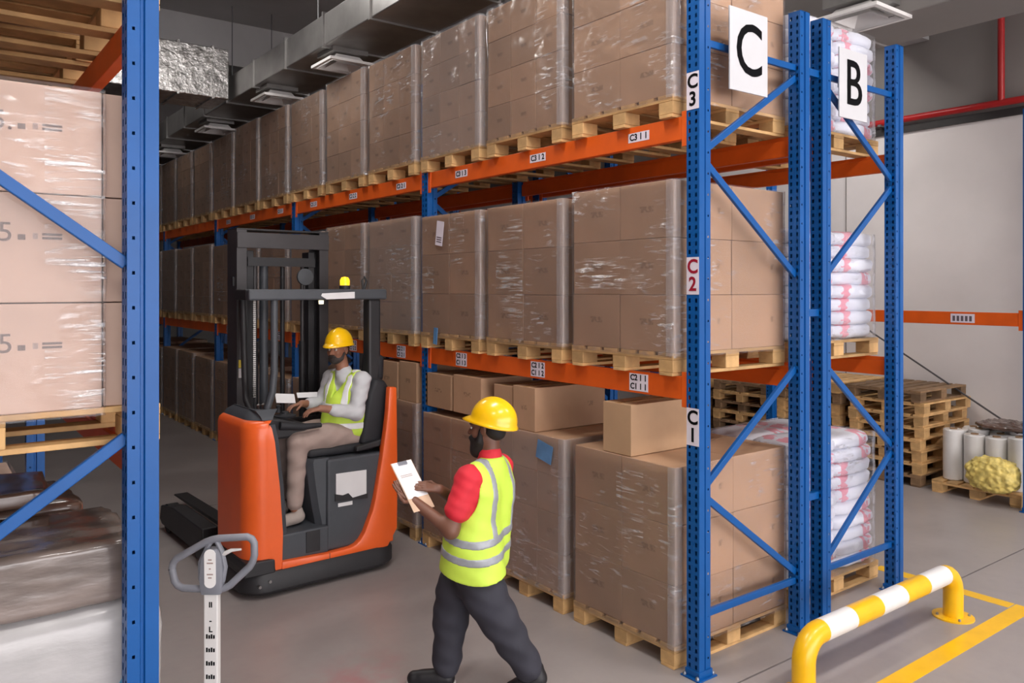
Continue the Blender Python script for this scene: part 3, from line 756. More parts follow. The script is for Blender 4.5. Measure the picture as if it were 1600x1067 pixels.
def roll(x, y, r, h, label):
    t = thing('film_roll', label, 'roll', (x, y, PH + 0.001), 0, 'white film rolls on the pallet')
    MB().lathe([(0.04, 0.0), (r - 0.01, 0.0), (r, 0.012), (r, h - 0.012), (r - 0.01, h), (0.04, h)], n=24, cap=False).build('wound_film', 'roll_film', t, smooth=True)
    MB().lathe([(0.034, -0.0), (0.041, 0.0), (0.041, h + 0.012), (0.034, h + 0.012), (0.034, 0)], n=14, cap=False).build('cardboard_core', 'core', t, smooth=True)
i = 0
for cx_, row, n in ((6.02, 'front', 4), (6.28, 'second', 4), (6.54, 'third', 4)):
    for k in range(n):
        y = 1.17 - k * 0.235 + (0.06 if row == 'second' else 0)
        roll(cx_, y, 0.112, 0.56 if (k + i) % 3 else 0.59, 'white plastic film roll standing in the %s row, %s from the pallet stack' % (row, ORD[k])); i += 1
# crumpled brown wrap lying over the rolls
o = link('crumpled_wrap', soft_box('crumpled_wrap', 0.62, 0.74, 0.09, 61, 16, 2.6, 0.035, 7), 'brown_film', None, (6.42, 0.68, PH + 0.60)); tag(o, 'crumpled brown film lying on top of the white rolls', 'plastic wrap')
o = link('yellow_bag', soft_box('yellow_bag', 0.32, 0.54, 0.38, 71, 26, 2.4, 0.028, 11), 'yellow_film', None, (5.73, 0.62, PH - 0.02 + 0.022)); tag(o, 'crumpled yellow plastic bag in front of the white rolls', 'bag')

# ================================================================== yellow and white guard rail
t = thing('guard_rail', 'yellow and white striped tubular guard rail in front of the rack end', 'guard rail', (0, 0, 0))
R = 0.068; GY = -0.53; zt = 0.335; x0, x1 = 0.36, 2.24; rb_ = 0.15
def arc(cx_, a0, a1, n=7): return [(cx_ + rb_ * math.cos(a0 + (a1 - a0) * k / n), GY, zt - rb_ + rb_ * math.sin(a0 + (a1 - a0) * k / n)) for k in range(n + 1)]
MB().tube([(x0, GY, 0.01)] + arc(x0 + rb_, PI, PI / 2) + [(x0 + rb_ + 0.03, GY, zt)], R, 18).build('bent_leg', 'yellow_paint', t, smooth=True)
MB().tube([(x1 - rb_ - 0.0, GY, zt)] + arc(x1 - rb_, PI / 2, 0)[1:] + [(x1, GY, 0.01)], R, 18).build('bent_leg', 'yellow_paint', t, smooth=True)
xa, xb = x0 + rb_ + 0.03, x1 - rb_; n = 5
for k in range(n):
    MB().tube([(xa + (xb - xa) * k / n, GY, zt), (xa + (xb - xa) * (k + 1) / n, GY, zt)], R, 18).build('rail_band', 'yellow_paint' if k % 2 else 'white_paint', t, smooth=True)
for x in (x0, x1):
    MB().lathe([(0.14, 0), (0.14, 0.01), (0.075, 0.012)], (x, GY, 0), 20).build('foot_plate', 'yellow_paint', t, smooth=True)
    for a in range(4): MB().lathe([(0.01, 0.01), (0.01, 0.022), (0.005, 0.026)], (x + 0.11 * math.cos(a * PI / 2 + .8), GY + 0.11 * math.sin(a * PI / 2 + .8), 0), 8).build('anchor_bolt', 'bolt', t)

# ================================================================== hand pallet truck, handle upright
mat('handle_grey', rgb(122, 124, 132), 0.45, 0, 0.06, 8)
mat('jack_steel', rgb(214, 212, 210), 0.4, 0, 0.05)
mat('jack_red', rgb(190, 60, 40), 0.4)
t = thing('pallet_jack', 'hand pallet truck with a grey loop handle standing beside the left rack', 'pallet jack', (-2.77, 0.41, 0), -0.644)
# local x = to the right of the camera, y = away
def loop(pts, r, n=10):
    p = []
    m = len(pts)
    for i in range(m):
        a, b, c = Vector(pts[i - 1]), Vector(pts[i]), Vector(pts[(i + 1) % m])
        u = (a - b).normalized() * min(0.03, (a - b).length / 2.2); v = (c - b).normalized() * min(0.03, (c - b).length / 2.2)
        p += [b + u, b + u * 0.4 + v * 0.4 - (u + v) * 0.05, b + v]
    return p + [p[0]]
hd = MB().tube(loop([(-0.185, 0, 1.17), (0.0, 0, 1.275), (0.19, 0, 1.285), (0.192, 0, 1.17), (0.06, 0, 1.045), (-0.16, 0, 1.055)], 0.017), 0.0165, 12, False)
hd.build('loop_grip', 'handle_grey', t, smooth=True)
sp = MB().tube([(0.0, 0, 1.27), (-0.02, 0, 1.235), (-0.05, 0, 1.17), (-0.05, 0, 1.10), (-0.03, 0, 1.05)], 0.012, 8).tube([(0.02, 0, 1.27), (0.045, 0, 1.22), (0.06, 0, 1.15), (0.05, 0, 1.09), (0.03, 0, 1.05)], 0.012, 8)
hub = MB().prism([(-0.042, 1.03), (0.048, 1.03), (0.056, 1.10), (0.05, 1.19), (0.03, 1.235), (-0.02, 1.235), (-0.042, 1.19), (-0.05, 1.10)], -0.028, 0.026, 'y')
hub.build('handle_hub', 'handle_grey', t, bevel=0.008, smooth=True); sp.build('handle_web', 'handle_grey', t, smooth=True)
MB().tube([(0.05, 0, 1.205), (0.09, -0.005, 1.225), (0.135, -0.01, 1.23)], [0.011, 0.008, 0.005], 8).build('release_lever', 'jack_steel', t, smooth=True)
pl = [(0.003 + 0.026 * math.cos(a), 1.15 + (0.06 if math.sin(a) > 0 else -0.06) + 0.026 * math.sin(a)) for a in [2 * PI * k / 20 for k in range(20)]]
MB().prism(pl, -0.031, -0.0275, 'y').build('instruction_plate', 'white_paint', t)
for z, w_ in ((1.19, 0.008), (1.175, 0.014), (1.15, 0.004), (1.125, 0.014), (1.11, 0.008)): MB().box(0.003 - w_, 0.003 + w_, -0.0318, -0.0305, z - 0.003, z + 0.003).build('plate_mark', 'ink_faint', t)
MB().box(-0.030, 0.034, -0.02, 0.02, 0.28, 1.035).build('handle_shaft', 'jack_steel', t, bevel=0.006)
for z, s in ((0.985, 'II'), (0.915, '-'), (0.875, 'L')):
    link('shaft_lettering', text_mesh(s, 0.034, bold=0.001), 'ink', t, (0.002, -0.0206, z), (PI / 2, 0, 0))
for z in (0.845, 0.785, 0.725, 0.665, 0.605):
    for q in range(4): MB().box(-0.018 + q * 0.0105, -0.0105 + q * 0.0105, -0.0212, -0.0195, z - 0.010, z + 0.010 - 0.004 * (q % 2)).build('shaft_mark', 'ink', t)
MB().lathe([(0.05, 0.10), (0.05, 0.26), (0.035, 0.28), (0.03, 0.40)], n=16).build('pump_cylinder', 'jack_red', t, smooth=True)
for s in (-1, 1): MB().tube([(s * 0.03, 0, 0.085), (s * 0.085, 0, 0.085)], 0.085, 18).build('steer_wheel', 'handle_grey', t, smooth=True)
MB().prism([(-0.27, 0.06), (0.27, 0.06), (0.27, 0.30), (0.10, 0.40), (-0.10, 0.40), (-0.27, 0.30)], 0.10, 0.20, 'y').build('frame_head', 'jack_red', t, bevel=0.01)
for s in (-1, 1): MB().prism([(0.10, 0.045), (0.10, 0.09), (0.95, 0.085), (1.0, 0.06), (0.95, 0.04)], s * 0.19 - 0.075, s * 0.19 + 0.075, 'x').build('fork', 'jack_red', t, bevel=0.006)
# ================================================================== reach truck
mat('truck_orange', rgb(240, 100, 36), 0.38, 0, 0.04, 3, coat=0.3)
mat('truck_black', rgb(40, 40, 43), 0.5, 0, 0.10, 5)
mat('truck_grey', rgb(70, 74, 80), 0.5, 0, 0.08, 5)
mat('mast_grey', rgb(66, 64, 66), 0.45, 0.2, 0.10, 5)
mat('seat_black', rgb(34, 35, 40), 0.65, 0, 0.10, 9, 0.1, 120)
mat('paper', rgb(226, 226, 228), 0.6, 0, 0.03)
mat('steel', rgb(160, 158, 156), 0.3, 0.9, 0.08)
mat('sticker_yellow', rgb(225, 205, 60), 0.5)
mat('tyre', rgb(30, 30, 32), 0.7)
def lamp_mat():
    m = bpy.data.materials.new('beacon_amber'); t = NT(m); MATS['beacon_amber'] = m
    t.b.inputs['Base Color'].default_value = rgb(255, 190, 10); t.b.inputs['Roughness'].default_value = 0.2
    t.b.inputs['Emission Color'].default_value = (1, 0.55, 0.02, 1); t.b.inputs['Emission Strength'].default_value = 1.6
    m = bpy.data.materials.new('lamp_lit'); t = NT(m); MATS['lamp_lit'] = m
    t.b.inputs['Emission Color'].default_value = (1, 0.85, 0.5, 1); t.b.inputs['Emission Strength'].default_value = 1.5
lamp_mat()
def loft(mb, loops):
    n = len(loops[0]); vs_ = [p for l in loops for p in l]
    fs = [(i * n + k, i * n + (k + 1) % n, (i + 1) * n + (k + 1) % n, (i + 1) * n + k) for i in range(len(loops) - 1) for k in range(n)]
    fs += [tuple(reversed(range(n))), tuple(range((len(loops) - 1) * n, len(loops) * n))]
    return mb.add(vs_, fs)
T = thing('reach_truck', 'orange and dark grey reach truck with a black mast standing in the aisle', 'forklift', (-1.14, 2.84, 0), 0.03)
# --- left hand body block with a rounded rear corner
def blk(z, xi, inset=0.0, yf=0.66):
    p = []; r = 0.17
    p += [(xi, 0.0 + inset, z)]
    for k in range(9):
        a = -PI / 2 - k * PI / 2 / 8
        p.append((-0.66 + inset + r + r * math.cos(a), inset + r + r * math.sin(a), z))
    p += [(-0.66 + inset, yf, z), (xi, yf, z)]
    return p
xin = lambda z: np.interp(z, [0.17, 0.26, 0.48, 0.84, 1.20, 1.33], [-0.385, -0.38, -0.375, -0.40, -0.44, -0.47])
body = loft(MB(), [blk(z, xin(z)) for z in (0.20, 0.3, 0.48, 0.66, 0.84, 1.02, 1.2, 1.31)] + [blk(1.345, -0.485, 0.012), blk(1.365, -0.51, 0.04)])
sb = body.build('body_block', 'truck_orange', T, smooth=True)
loft(MB(), [blk(1.366, -0.52, 0.05), blk(1.40, -0.53, 0.07), blk(1.44, -0.55, 0.12, 0.6)]).build('top_cover', 'truck_grey', T, smooth=True)
loft(MB(), [[(xin(z) + 0.001, 0.03, z), (xin(z) + 0.05, 0.05, z), (xin(z) + 0.055, 0.6, z), (xin(z) + 0.001, 0.6, z)] for z in (0.27, 0.48, 0.84, 1.2, 1.33)]).build('inner_lining', 'truck_grey', T)
# --- swept right hand shell and sill
sh = [(-0.39, 0.17), (0.02, 0.155), (0.56, 0.19), (0.65, 0.33), (0.655, 0.8), (0.65, 1.2), (0.645, 1.545), (0.575, 1.55), (0.56, 1.35), (0.54, 1.19), (0.50, 0.94), (0.47, 0.77),
      (0.44, 0.62), (0.41, 0.51), (0.37, 0.42), (0.34, 0.35), (0.30, 0.295), (0.26, 0.265), (0.21, 0.25), (0.02, 0.243), (-0.384, 0.258)]
MB().prism(sh, -0.01, 0.06, 'y').build('rear_shell', 'truck_orange', T, bevel=0.012, smooth=True)
MB().prism([(0.055, 0.2), (0.72, 0.2), (0.72, 1.30), (0.055, 1.54)], 0.60, 0.65, 'x').build('side_panel', 'truck_orange', T, bevel=0.012)
MB().box(0.0155, 0.0205, -0.0115, -0.0095, 0.155, 0.243).build('panel_gap', 'truck_black', T)
# --- black base skirt
def skirt(z, g):
    p = []; r = 0.20
    for cx_, cy_, a0 in ((-0.69 + r - g, -0.045 + r - g, PI), (0.67 - r + g, -0.03 + r - g, 1.5 * PI)):
        for k in range(8): p.append((cx_ + r * math.cos(a0 + k * PI / 2 / 7), cy_ + r * math.sin(a0 + k * PI / 2 / 7), z))
    p += [(0.67 + g, 1.15, z), (-0.69 - g, 1.15, z)]
    return p
loft(MB(), [skirt(0.035, -0.02), skirt(0.06, 0.0), skirt(0.16, 0.0), skirt(0.20, -0.02)]).build('base_skirt', 'truck_black', T, smooth=True)
loft(MB(), [[(x * 1.0, y, z) for x, y, z in [(-0.685 + i_, -0.02, z), (-0.45, -0.03, z), (-0.40 - w, 0.05, z), (-0.45, 0.2, z), (-0.685 + i_, 0.75, z)]] for z, w, i_ in ((0.19, 0, 0), (0.25, 0.03, 0.0), (0.30, 0.12, 0.012))]).build('wheel_guard', 'truck_black', T, bevel=0.01)
for x, z in ((-0.58, 0.115), (-0.50, 0.14), (-0.66, 0.09)): MB().tube([(x, -0.06 if x > -0.6 else 0.0, z), (x, 0.0, z)], 0.012, 8).build('bolt_head', 'steel', T)
# --- cabin interior
MB().box(-0.375, 0.03, 0.03, 0.62, 0.24, 0.455).build('cabin_floor', 'truck_grey', T, bevel=0.015)
MB().box(-0.17, -0.05, 0.022, 0.034, 0.27, 0.44).build('step_pad', 'truck_black', T, bevel=0.004)
MB().box(0.028, 0.61, 0.05, 0.66, 0.24, 0.99).build('seat_base', 'truck_grey', T, bevel=0.02)
loft(MB(), [[(x, y, z) for x, y in ((-0.09 + q, 0.14), (-0.05 + q, 0.09), (0.05, 0.075), (0.05, 0.62), (-0.09 + q, 0.62))] for z, q in ((0.455, 0.05), (0.6, 0.02), (0.8, -0.01), (0.97, -0.03), (1.0, -0.02))]).build('seat_pedestal', 'truck_grey', T, smooth=True)
MB().prism([(0.10, 0.865), (0.38, 0.86), (0.38, 0.645), (0.24, 0.64), (0.21, 0.665), (0.17, 0.66), (0.10, 0.66)], 0.043, 0.051, 'y').build('document_pocket', 'paper', T)
MB().prism([(0.09, 0.70), (0.09, 0.64), (0.39, 0.62), (0.39, 0.66), (0.25, 0.645), (0.21, 0.69), (0.16, 0.68)], 0.038, 0.05, 'y').build('pocket_lip', 'truck_black', T)
MB().box(0.12, 0.25, 0.045, 0.051, 0.588, 0.618).build('maker_plate', 'paper', T)
MB().box(-0.10, 0.50, 0.13, 0.62, 1.0, 1.075).build('seat_cushion', 'seat_black', T, bevel=0.03, seg=3, smooth=True)
MB().prism([(0.36, 1.06), (0.58, 1.06), (0.66, 1.50), (0.60, 1.60), (0.50, 1.62), (0.44, 1.50)], 0.10, 0.64, 'y').build('seat_back', 'seat_black', T, bevel=0.04, seg=3, smooth=True)
MB().prism([(0.55, 1.58), (0.65, 1.58), (0.66, 1.80), (0.58, 1.82)], 0.22, 0.50, 'y').build('head_rest', 'seat_black', T, bevel=0.03, seg=3, smooth=True)
MB().prism([(0.30, 1.02), (0.52, 1.04), (0.55, 1.10), (0.30, 1.06)], 0.06, 0.12, 'y').build('seat_hinge', 'truck_black', T, bevel=0.01)
# console with steering disc, screen papers and joystick arm
MB().prism([(-0.50, 1.18), (-0.12, 1.18), (-0.06, 1.27), (-0.30, 1.34), (-0.50, 1.38)], 0.18, 0.64, 'y').build('console', 'truck_black', T, bevel=0.02)
MB().tube([(-0.35, 0.12, 1.30), (-0.17, 0.10, 1.275), (0.0, 0.12, 1.27)], [0.035, 0.028, 0.02], 10).build('arm_rest', 'seat_black', T, smooth=True)
MB().lathe([(0.02, 0.0), (0.085, 0.006), (0.09, 0.02), (0.03, 0.035), (0.028, 0.05), (0.0, 0.055)], (-0.24, 0.28, 1.335), 18).build('steering_disc', 'seat_black', T, smooth=True)
MB().lathe([(0.02, 0.0), (0.016, 0.04), (0.022, 0.055), (0.0, 0.065)], (-0.29, 0.30, 1.38), 10).build('steering_knob', 'seat_black', T, smooth=True)
o = MB().box(-0.09, 0.09, -0.004, 0.0, 0, 0.085).build('paper_sheet', 'paper', T, (-0.14, 0.50, 1.42), (-0.5, 0.12, 0.1))
o = MB().box(-0.13, 0.13, -0.004, 0.0, 0, 0.05).build('paper_sheet', 'paper', T, (0.12, 0.56, 1.44), (-0.6, 0.05, 0.0))
for x in (-0.44, -0.40): MB().lathe([(0.012, 0), (0.010, 0.05), (0.018, 0.07), (0.0, 0.085)], (x, 0.34, 1.38), 10).build('control_lever', 'steel', T, smooth=True)
# --- overhead guard
gr = MB().box(-0.57, 0.67, 0.20, 0.28, 2.30, 2.39).build('guard_rear_beam', 'truck_grey', T, bevel=0.015)
MB().prism([(-0.57, 0.281), (-0.49, 0.281), (-0.30, 1.05), (-0.38, 1.05)], 2.30, 2.39, 'z').build('guard_side_beam', 'truck_black', T, bevel=0.012)
MB().prism([(0.59, 0.281), (0.67, 0.281), (0.54, 1.05), (0.46, 1.05)], 2.30, 2.39, 'z').build('guard_side_beam', 'truck_black', T, bevel=0.012)
MB().box(-0.38, 0.54, 0.98, 1.04, 2.30, 2.39).build('guard_front_beam', 'truck_black', T, bevel=0.012)
for k in range(5): MB().box(-0.27 + k * 0.17, -0.22 + k * 0.17, 0.27, 0.99, 2.325, 2.375).build('guard_bar', 'truck_black', T)
MB().prism([(0.05, 2.355), (0.35, 2.368), (0.35, 2.312), (0.09, 2.305), (0.04, 2.335)], 0.196, 0.1995, 'y').build('guard_sticker', 'paper', T)
MB().box(0.50, 0.62, 0.22, 0.34, 0.98, 2.305).build('guard_pillar', 'truck_black', T, bevel=0.02)
MB().tube([(-0.345, 0.25, 2.31), (-0.345, 0.25, 2.0), (-0.345, 0.25, 1.72), (-0.36, 0.25, 1.56), (-0.40, 0.25, 1.44), (-0.42, 0.25, 1.30)], 0.03, 12).build('guard_pillar', 'truck_grey', T, smooth=True)
MB().tube([(-0.42, 0.55, 1.36), (-0.38, 0.78, 1.44), (-0.34, 0.92, 1.62), (-0.33, 1.0, 2.31)], 0.028, 10).build('guard_pillar', 'truck_black', T, smooth=True)
# beacon, work lamps
b = MB().lathe([(0.05, 0.0), (0.05, 0.03), (0.042, 0.035)], (0.42, 0.52, 2.39), 16).build('beacon_base', 'truck_black', T, smooth=True)
MB().lathe([(0.042, 0.035), (0.043, 0.08), (0.03, 0.105), (0.0, 0.112)], (0.42, 0.52, 2.39), 16, False).build('beacon_lens', 'beacon_amber', b, smooth=True)
MB().tube([(0.56, 0.42, 2.39), (0.58, 0.42, 2.46), (0.56, 0.42, 2.50), (0.54, 0.42, 2.47), (0.55, 0.42, 2.39)], 0.012, 8).build('lamp_bracket', 'truck_black', T, smooth=True)
lb = MB().lathe([(0.0, -0.05), (0.05, -0.045), (0.075, 0.0), (0.075, 0.03), (0.0, 0.035)], n=16, cap=False).build('work_lamp', 'truck_grey', T, (0.16, 0.80, 2.50), (PI / 2, 0, 0), smooth=True)
MB().tube([(0.16, 0.80, 2.385), (0.16, 0.80, 2.43)], 0.012, 8).build('lamp_stem', 'truck_black', T)
MB().lathe([(0.0, 0), (0.02, 0.0), (0.022, 0.03), (0.0, 0.032)], (0.06, 0.24, 2.265), 12, False).build('cab_lamp', 'lamp_lit', T)
# --- mast: outer channels, inner rails, cross heads, cylinders, chains
def channel(x0, x1, y0, y1, z0, z1, open_to, m):
    t_ = 0.022; mb = MB()
    mb.box(x0, x1, y0, y0 + t_, z0, z1); mb.box(x0, x1, y1 - t_, y1, z0, z1)
    if open_to > 0: mb.box(x0, x0 + t_, y0 + t_, y1 - t_, z0, z1)
    else: mb.box(x1 - t_, x1, y0 + t_, y1 - t_, z0, z1)
    return mb.build('mast_channel', m, T)
channel(-0.36, -0.27, 1.06, 1.30, 0.12, 2.92, 1, 'mast_grey'); channel(0.43, 0.52, 1.06, 1.30, 0.12, 2.92, -1, 'mast_grey')
MB().box(-0.36, 0.52, 1.045, 1.06, 2.76, 2.90).build('mast_cross_head', 'mast_grey', T, bevel=0.004)
MB().box(-0.36, 0.52, 1.045, 1.06, 1.00, 1.20).build('mast_cross_member', 'mast_grey', T, bevel=0.004)
MB().box(-0.36, 0.52, 1.06, 1.30, 2.921, 2.935).build('mast_top_plate', 'truck_black', T)
for x in (-0.245, 0.345): MB().box(x, x + 0.06, 1.12, 1.27, 0.15, 2.74).build('inner_rail', 'truck_black', T, bevel=0.004)
MB().box(-0.245, 0.405, 1.10, 1.12, 2.60, 2.68).build('inner_cross_head', 'truck_black', T)
for x in (-0.16, 0.30):
    MB().tube([(x, 1.16, 0.2), (x, 1.16, 1.9)], 0.032, 12).build('lift_cylinder', 'truck_black', T, smooth=True)
    MB().tube([(x, 1.16, 1.9), (x, 1.16, 2.66)], 0.020, 10).build('piston_rod', 'mast_grey', T, smooth=True)
MB().tube([(-0.06, 1.2, 0.3), (-0.06, 1.2, 2.62)], 0.04, 12).build('hose_guide', 'truck_grey', T, smooth=True)
MB().tube([(0.12, 1.2, 0.3), (0.12, 1.2, 2.60)], 0.022, 10).build('hydraulic_hose', 'truck_black', T, smooth=True)
for x in (-0.215,):
    ch = MB()
    for k in range(52): ch.box(x - 0.012, x + 0.012, 1.02, 1.045, 1.42 + k * 0.018, 1.432 + k * 0.018)
    tag(ch.build('lift_chain', 'steel', T), kind='stuff')
MB().box(-0.33, 0.49, 1.31, 1.36, 0.2, 0.75).build('fork_carriage', 'truck_black', T, bevel=0.01)
for x in (-0.30, 0.32):
    MB().prism([(1.36, 0.12), (1.36, 0.75), (1.40, 0.75), (1.41, 0.165), (3.15, 0.14), (3.2, 0.12)], x, x + 0.14, 'x').build('fork', 'truck_black', T, bevel=0.006)
for s, x in ((-1, -0.65), (1, 0.49)):
    MB().prism([(1.10, 0.06), (1.10, 0.30), (2.0, 0.30), (2.38, 0.24), (2.42, 0.10), (2.35, 0.06)], x, x + 0.14, 'x').build('support_leg', 'truck_black', T, bevel=0.012)
    MB().tube([(x + 0.02, 2.22, 0.14), (x + 0.12, 2.22, 0.14)], 0.14, 20).build('load_wheel', 'tyre', T, smooth=True)
MB().tube([(0.2, 0.35, 0.14), (0.34, 0.35, 0.14)], 0.14, 20).build('drive_wheel', 'tyre', T, smooth=True)
# stickers on the mast
MB().box(-0.345, -0.315, 1.056, 1.0595, 1.69, 1.76).build('warning_sticker', 'sticker_yellow', T)
MB().box(-0.30, -0.272, 1.056, 1.0595, 1.69, 1.76).build('warning_sticker', 'sticker_yellow', T)
MB().box(-0.345, -0.315, 1.056, 1.0595, 1.60, 1.685).build('warning_sticker', 'paper', T)
MB().box(-0.375, -0.36, 1.12, 1.16, 2.42, 2.5).build('mast_sensor', 'truck_black', T)
# ================================================================== people: smooth implicit bodies turned into one continuous mesh
mat('skin', rgb(150, 104, 82), 0.5, 0, 0.06, 12); mat('skin_dark', rgb(112, 74, 58), 0.5, 0, 0.06, 12)
mat('hair', rgb(26, 22, 22), 0.7, 0, 0.15, 40, 0.3, 150); mat('beard_grey', rgb(58, 50, 48), 0.75, 0, 0.3, 60, 0.3, 150)
mat('helmet_yellow', rgb(250, 196, 8), 0.28, 0, 0.03, 4, coat=0.4)
mat('vest_lime', rgb(206, 238, 84), 0.6, 0, 0.05, 5, 0.12, 40); 
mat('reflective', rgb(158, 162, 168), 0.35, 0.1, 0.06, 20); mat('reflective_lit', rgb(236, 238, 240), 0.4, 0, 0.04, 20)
mat('vest_trim', rgb(240, 220, 90), 0.6)
mat('shirt_red', rgb(212, 40, 56), 0.75, 0, 0.08, 6, 0.15, 30); mat('shirt_grey', rgb(198, 200, 204), 0.75, 0, 0.06, 6, 0.2, 25)
mat('trouser_dark', rgb(50, 50, 60), 0.8, 0, 0.10, 6, 0.25, 18); mat('trouser_tan', rgb(168, 148, 140), 0.8, 0, 0.08, 6, 0.25, 20)
mat('shoe_black', rgb(26, 26, 30), 0.5, 0, 0.1); mat('shoe_tan', rgb(170, 158, 150), 0.6, 0, 0.08); mat('sole_white', rgb(215, 212, 210), 0.6)
mat('eye_white', rgb(225, 220, 215), 0.3); mat('eye_dark', rgb(20, 14, 12), 0.2)
V = lambda *a: np.array(a, dtype=np.float32)
def cap(a, b, ra, rb=None, k=None): return ('c', V(*a), V(*b), ra, ra if rb is None else rb, k)
def ell(c, r, yaw=0.0, k=None): return ('e', V(*c), V(*r), yaw, 0, k)
def chain(pts, rads, k=None): return [cap(pts[i], pts[i + 1], rads[i], rads[i + 1], k) for i in range(len(pts) - 1)]
def implicit(prims, cell=0.008, k=0.03, cut=None, disp=None, infl=0.0):
    lo = np.min([np.minimum(p[1], p[2]) - max(p[3], p[4]) if p[0] == 'c' else p[1] - max(p[2]) for p in prims], axis=0) - 0.04
    hi = np.max([np.maximum(p[1], p[2]) + max(p[3], p[4]) if p[0] == 'c' else p[1] + max(p[2]) for p in prims], axis=0) + 0.04
    n = np.ceil((hi - lo) / cell).astype(int) + 1
    ax = [lo[i] + np.arange(n[i], dtype=np.float32) * cell for i in range(3)]
    F = np.full(n, 0.5, dtype=np.float32)
    for p in prims:
        kk = p[5] if p[5] is not None else k
        pad = kk + 0.03 + infl
        if p[0] == 'c': a = np.minimum(p[1], p[2]) - max(p[3], p[4]) - pad; b = np.maximum(p[1], p[2]) + max(p[3], p[4]) + pad
        else: m = max(p[2]); a = p[1] - m - pad; b = p[1] + m + pad
        i0 = np.maximum(0, np.floor((a - lo) / cell).astype(int)); i1 = np.minimum(n, np.ceil((b - lo) / cell).astype(int) + 1)
        X = ax[0][i0[0]:i1[0], None, None]; Y = ax[1][None, i0[1]:i1[1], None]; Z = ax[2][None, None, i0[2]:i1[2]]
        if p[0] == 'c':
            d = p[2] - p[1]; L2 = float(d @ d) + 1e-9
            t = np.clip(((X - p[1][0]) * d[0] + (Y - p[1][1]) * d[1] + (Z - p[1][2]) * d[2]) / L2, 0, 1)
            D = np.sqrt((X - p[1][0] - t * d[0]) ** 2 + (Y - p[1][1] - t * d[1]) ** 2 + (Z - p[1][2] - t * d[2]) ** 2) - (p[3] + (p[4] - p[3]) * t)
        else:
            c_, s_ = math.cos(p[3]), math.sin(p[3]); x = X - p[1][0]; y = Y - p[1][1]; z = Z - p[1][2]
            u = x * c_ + y * s_; w = -x * s_ + y * c_; r = p[2]
            q0 = np.sqrt((u / r[0]) ** 2 + (w / r[1]) ** 2 + (z / r[2]) ** 2); q1 = np.sqrt((u / r[0] ** 2) ** 2 + (w / r[1] ** 2) ** 2 + (z / r[2] ** 2) ** 2) + 1e-6
            D = q0 * (q0 - 1) / q1
        S = F[i0[0]:i1[0], i0[1]:i1[1], i0[2]:i1[2]]
        h = np.clip(0.5 + 0.5 * (S - D) / kk, 0, 1)
        F[i0[0]:i1[0], i0[1]:i1[1], i0[2]:i1[2]] = np.where(S >= 0.49, D, S * (1 - h) + D * h - kk * h * (1 - h))
    GX, GY_, GZ = np.meshgrid(*ax, indexing='ij') if (cut or disp) else (None, None, None)
    if infl: F -= infl
    if disp: F -= disp(GX, GY_, GZ)
    if cut: F = np.maximum(F, cut(GX, GY_, GZ))
    return nets(F, lo, cell)
def nets(F, lo, cell):
    S = F < 0; n = np.array(F.shape) - 1
    cs = [(i, j, k) for i in (0, 1) for j in (0, 1) for k in (0, 1)]
    sl = lambda A, c: A[c[0]:c[0] + n[0], c[1]:c[1] + n[1], c[2]:c[2] + n[2]]
    tot = sum(sl(S, c).astype(np.int8) for c in cs); act = (tot > 0) & (tot < 8)
    I = np.argwhere(act); idx = np.full(act.shape, -1, dtype=np.int64); idx[act] = np.arange(len(I))
    P = np.zeros((len(I), 3)); N = np.zeros(len(I))
    for a in cs:
        for d in range(3):
            if a[d]: continue
            b = list(a); b[d] = 1
            va = F[I[:, 0] + a[0], I[:, 1] + a[1], I[:, 2] + a[2]]; vb = F[I[:, 0] + b[0], I[:, 1] + b[1], I[:, 2] + b[2]]
            m = (va < 0) != (vb < 0); t = np.where(m, va / np.where(m, va - vb, 1), 0)
            q = np.array(a, float)[None, :].repeat(len(I), 0); q[:, d] += t
            P[m] += q[m]; N[m] += 1
    P = lo + (I + P / N[:, None]) * cell
    quads = []
    for d in range(3):
        e1, e2 = [x for x in range(3) if x != d]
        s0 = [slice(None)] * 3; s1 = [slice(None)] * 3; s0[d] = slice(0, -1); s1[d] = slice(1, None)
        E = np.argwhere(S[tuple(s0)] != S[tuple(s1)])
        E = E[(E[:, e1] > 0) & (E[:, e2] > 0) & (E[:, e1] < n[e1]) & (E[:, e2] < n[e2])]
        fl_ = S[E[:, 0], E[:, 1], E[:, 2]]
        def at(o1, o2):
            q = E.copy(); q[:, e1] -= o1; q[:, e2] -= o2; return idx[q[:, 0], q[:, 1], q[:, 2]]
        Q = np.stack([at(1, 1), at(0, 1), at(0, 0), at(1, 0)], 1)
        if d == 1: fl_ = ~fl_
        Q[~fl_] = Q[~fl_][:, ::-1]; quads.append(Q)
    return P, np.concatenate(quads)
def imesh(name, m, parent, prims, loc=(0, 0, 0), rot=(0, 0, 0), **kw):
    P, Q = implicit(prims, **kw)
    me = bpy.data.meshes.new(name); me.from_pydata([tuple(p) for p in P], [], [tuple(q) for q in Q.tolist()]); me.update()
    for f in me.polygons: f.use_smooth = True
    bm = bmesh.new(); bm.from_mesh(me); bmesh.ops.smooth_vert(bm, verts=bm.verts, factor=0.5, use_axis_x=True, use_axis_y=True, use_axis_z=True)
    bmesh.ops.recalc_face_normals(bm, faces=bm.faces); bm.to_mesh(me); bm.free()
    return link(name, me, m, parent, loc, rot)
def folds(amp, fr, axis=2, sd=0.0):
    return lambda X, Y, Z: amp * (np.sin(fr * (Z + 0.35 * X - 0.2 * Y) + sd) * np.sin(fr * 0.45 * (X + Y * 1.3) + sd * 2 + 1.0) + 0.5 * np.sin(fr * 1.7 * (Z - 0.5 * X) + sd * 3))
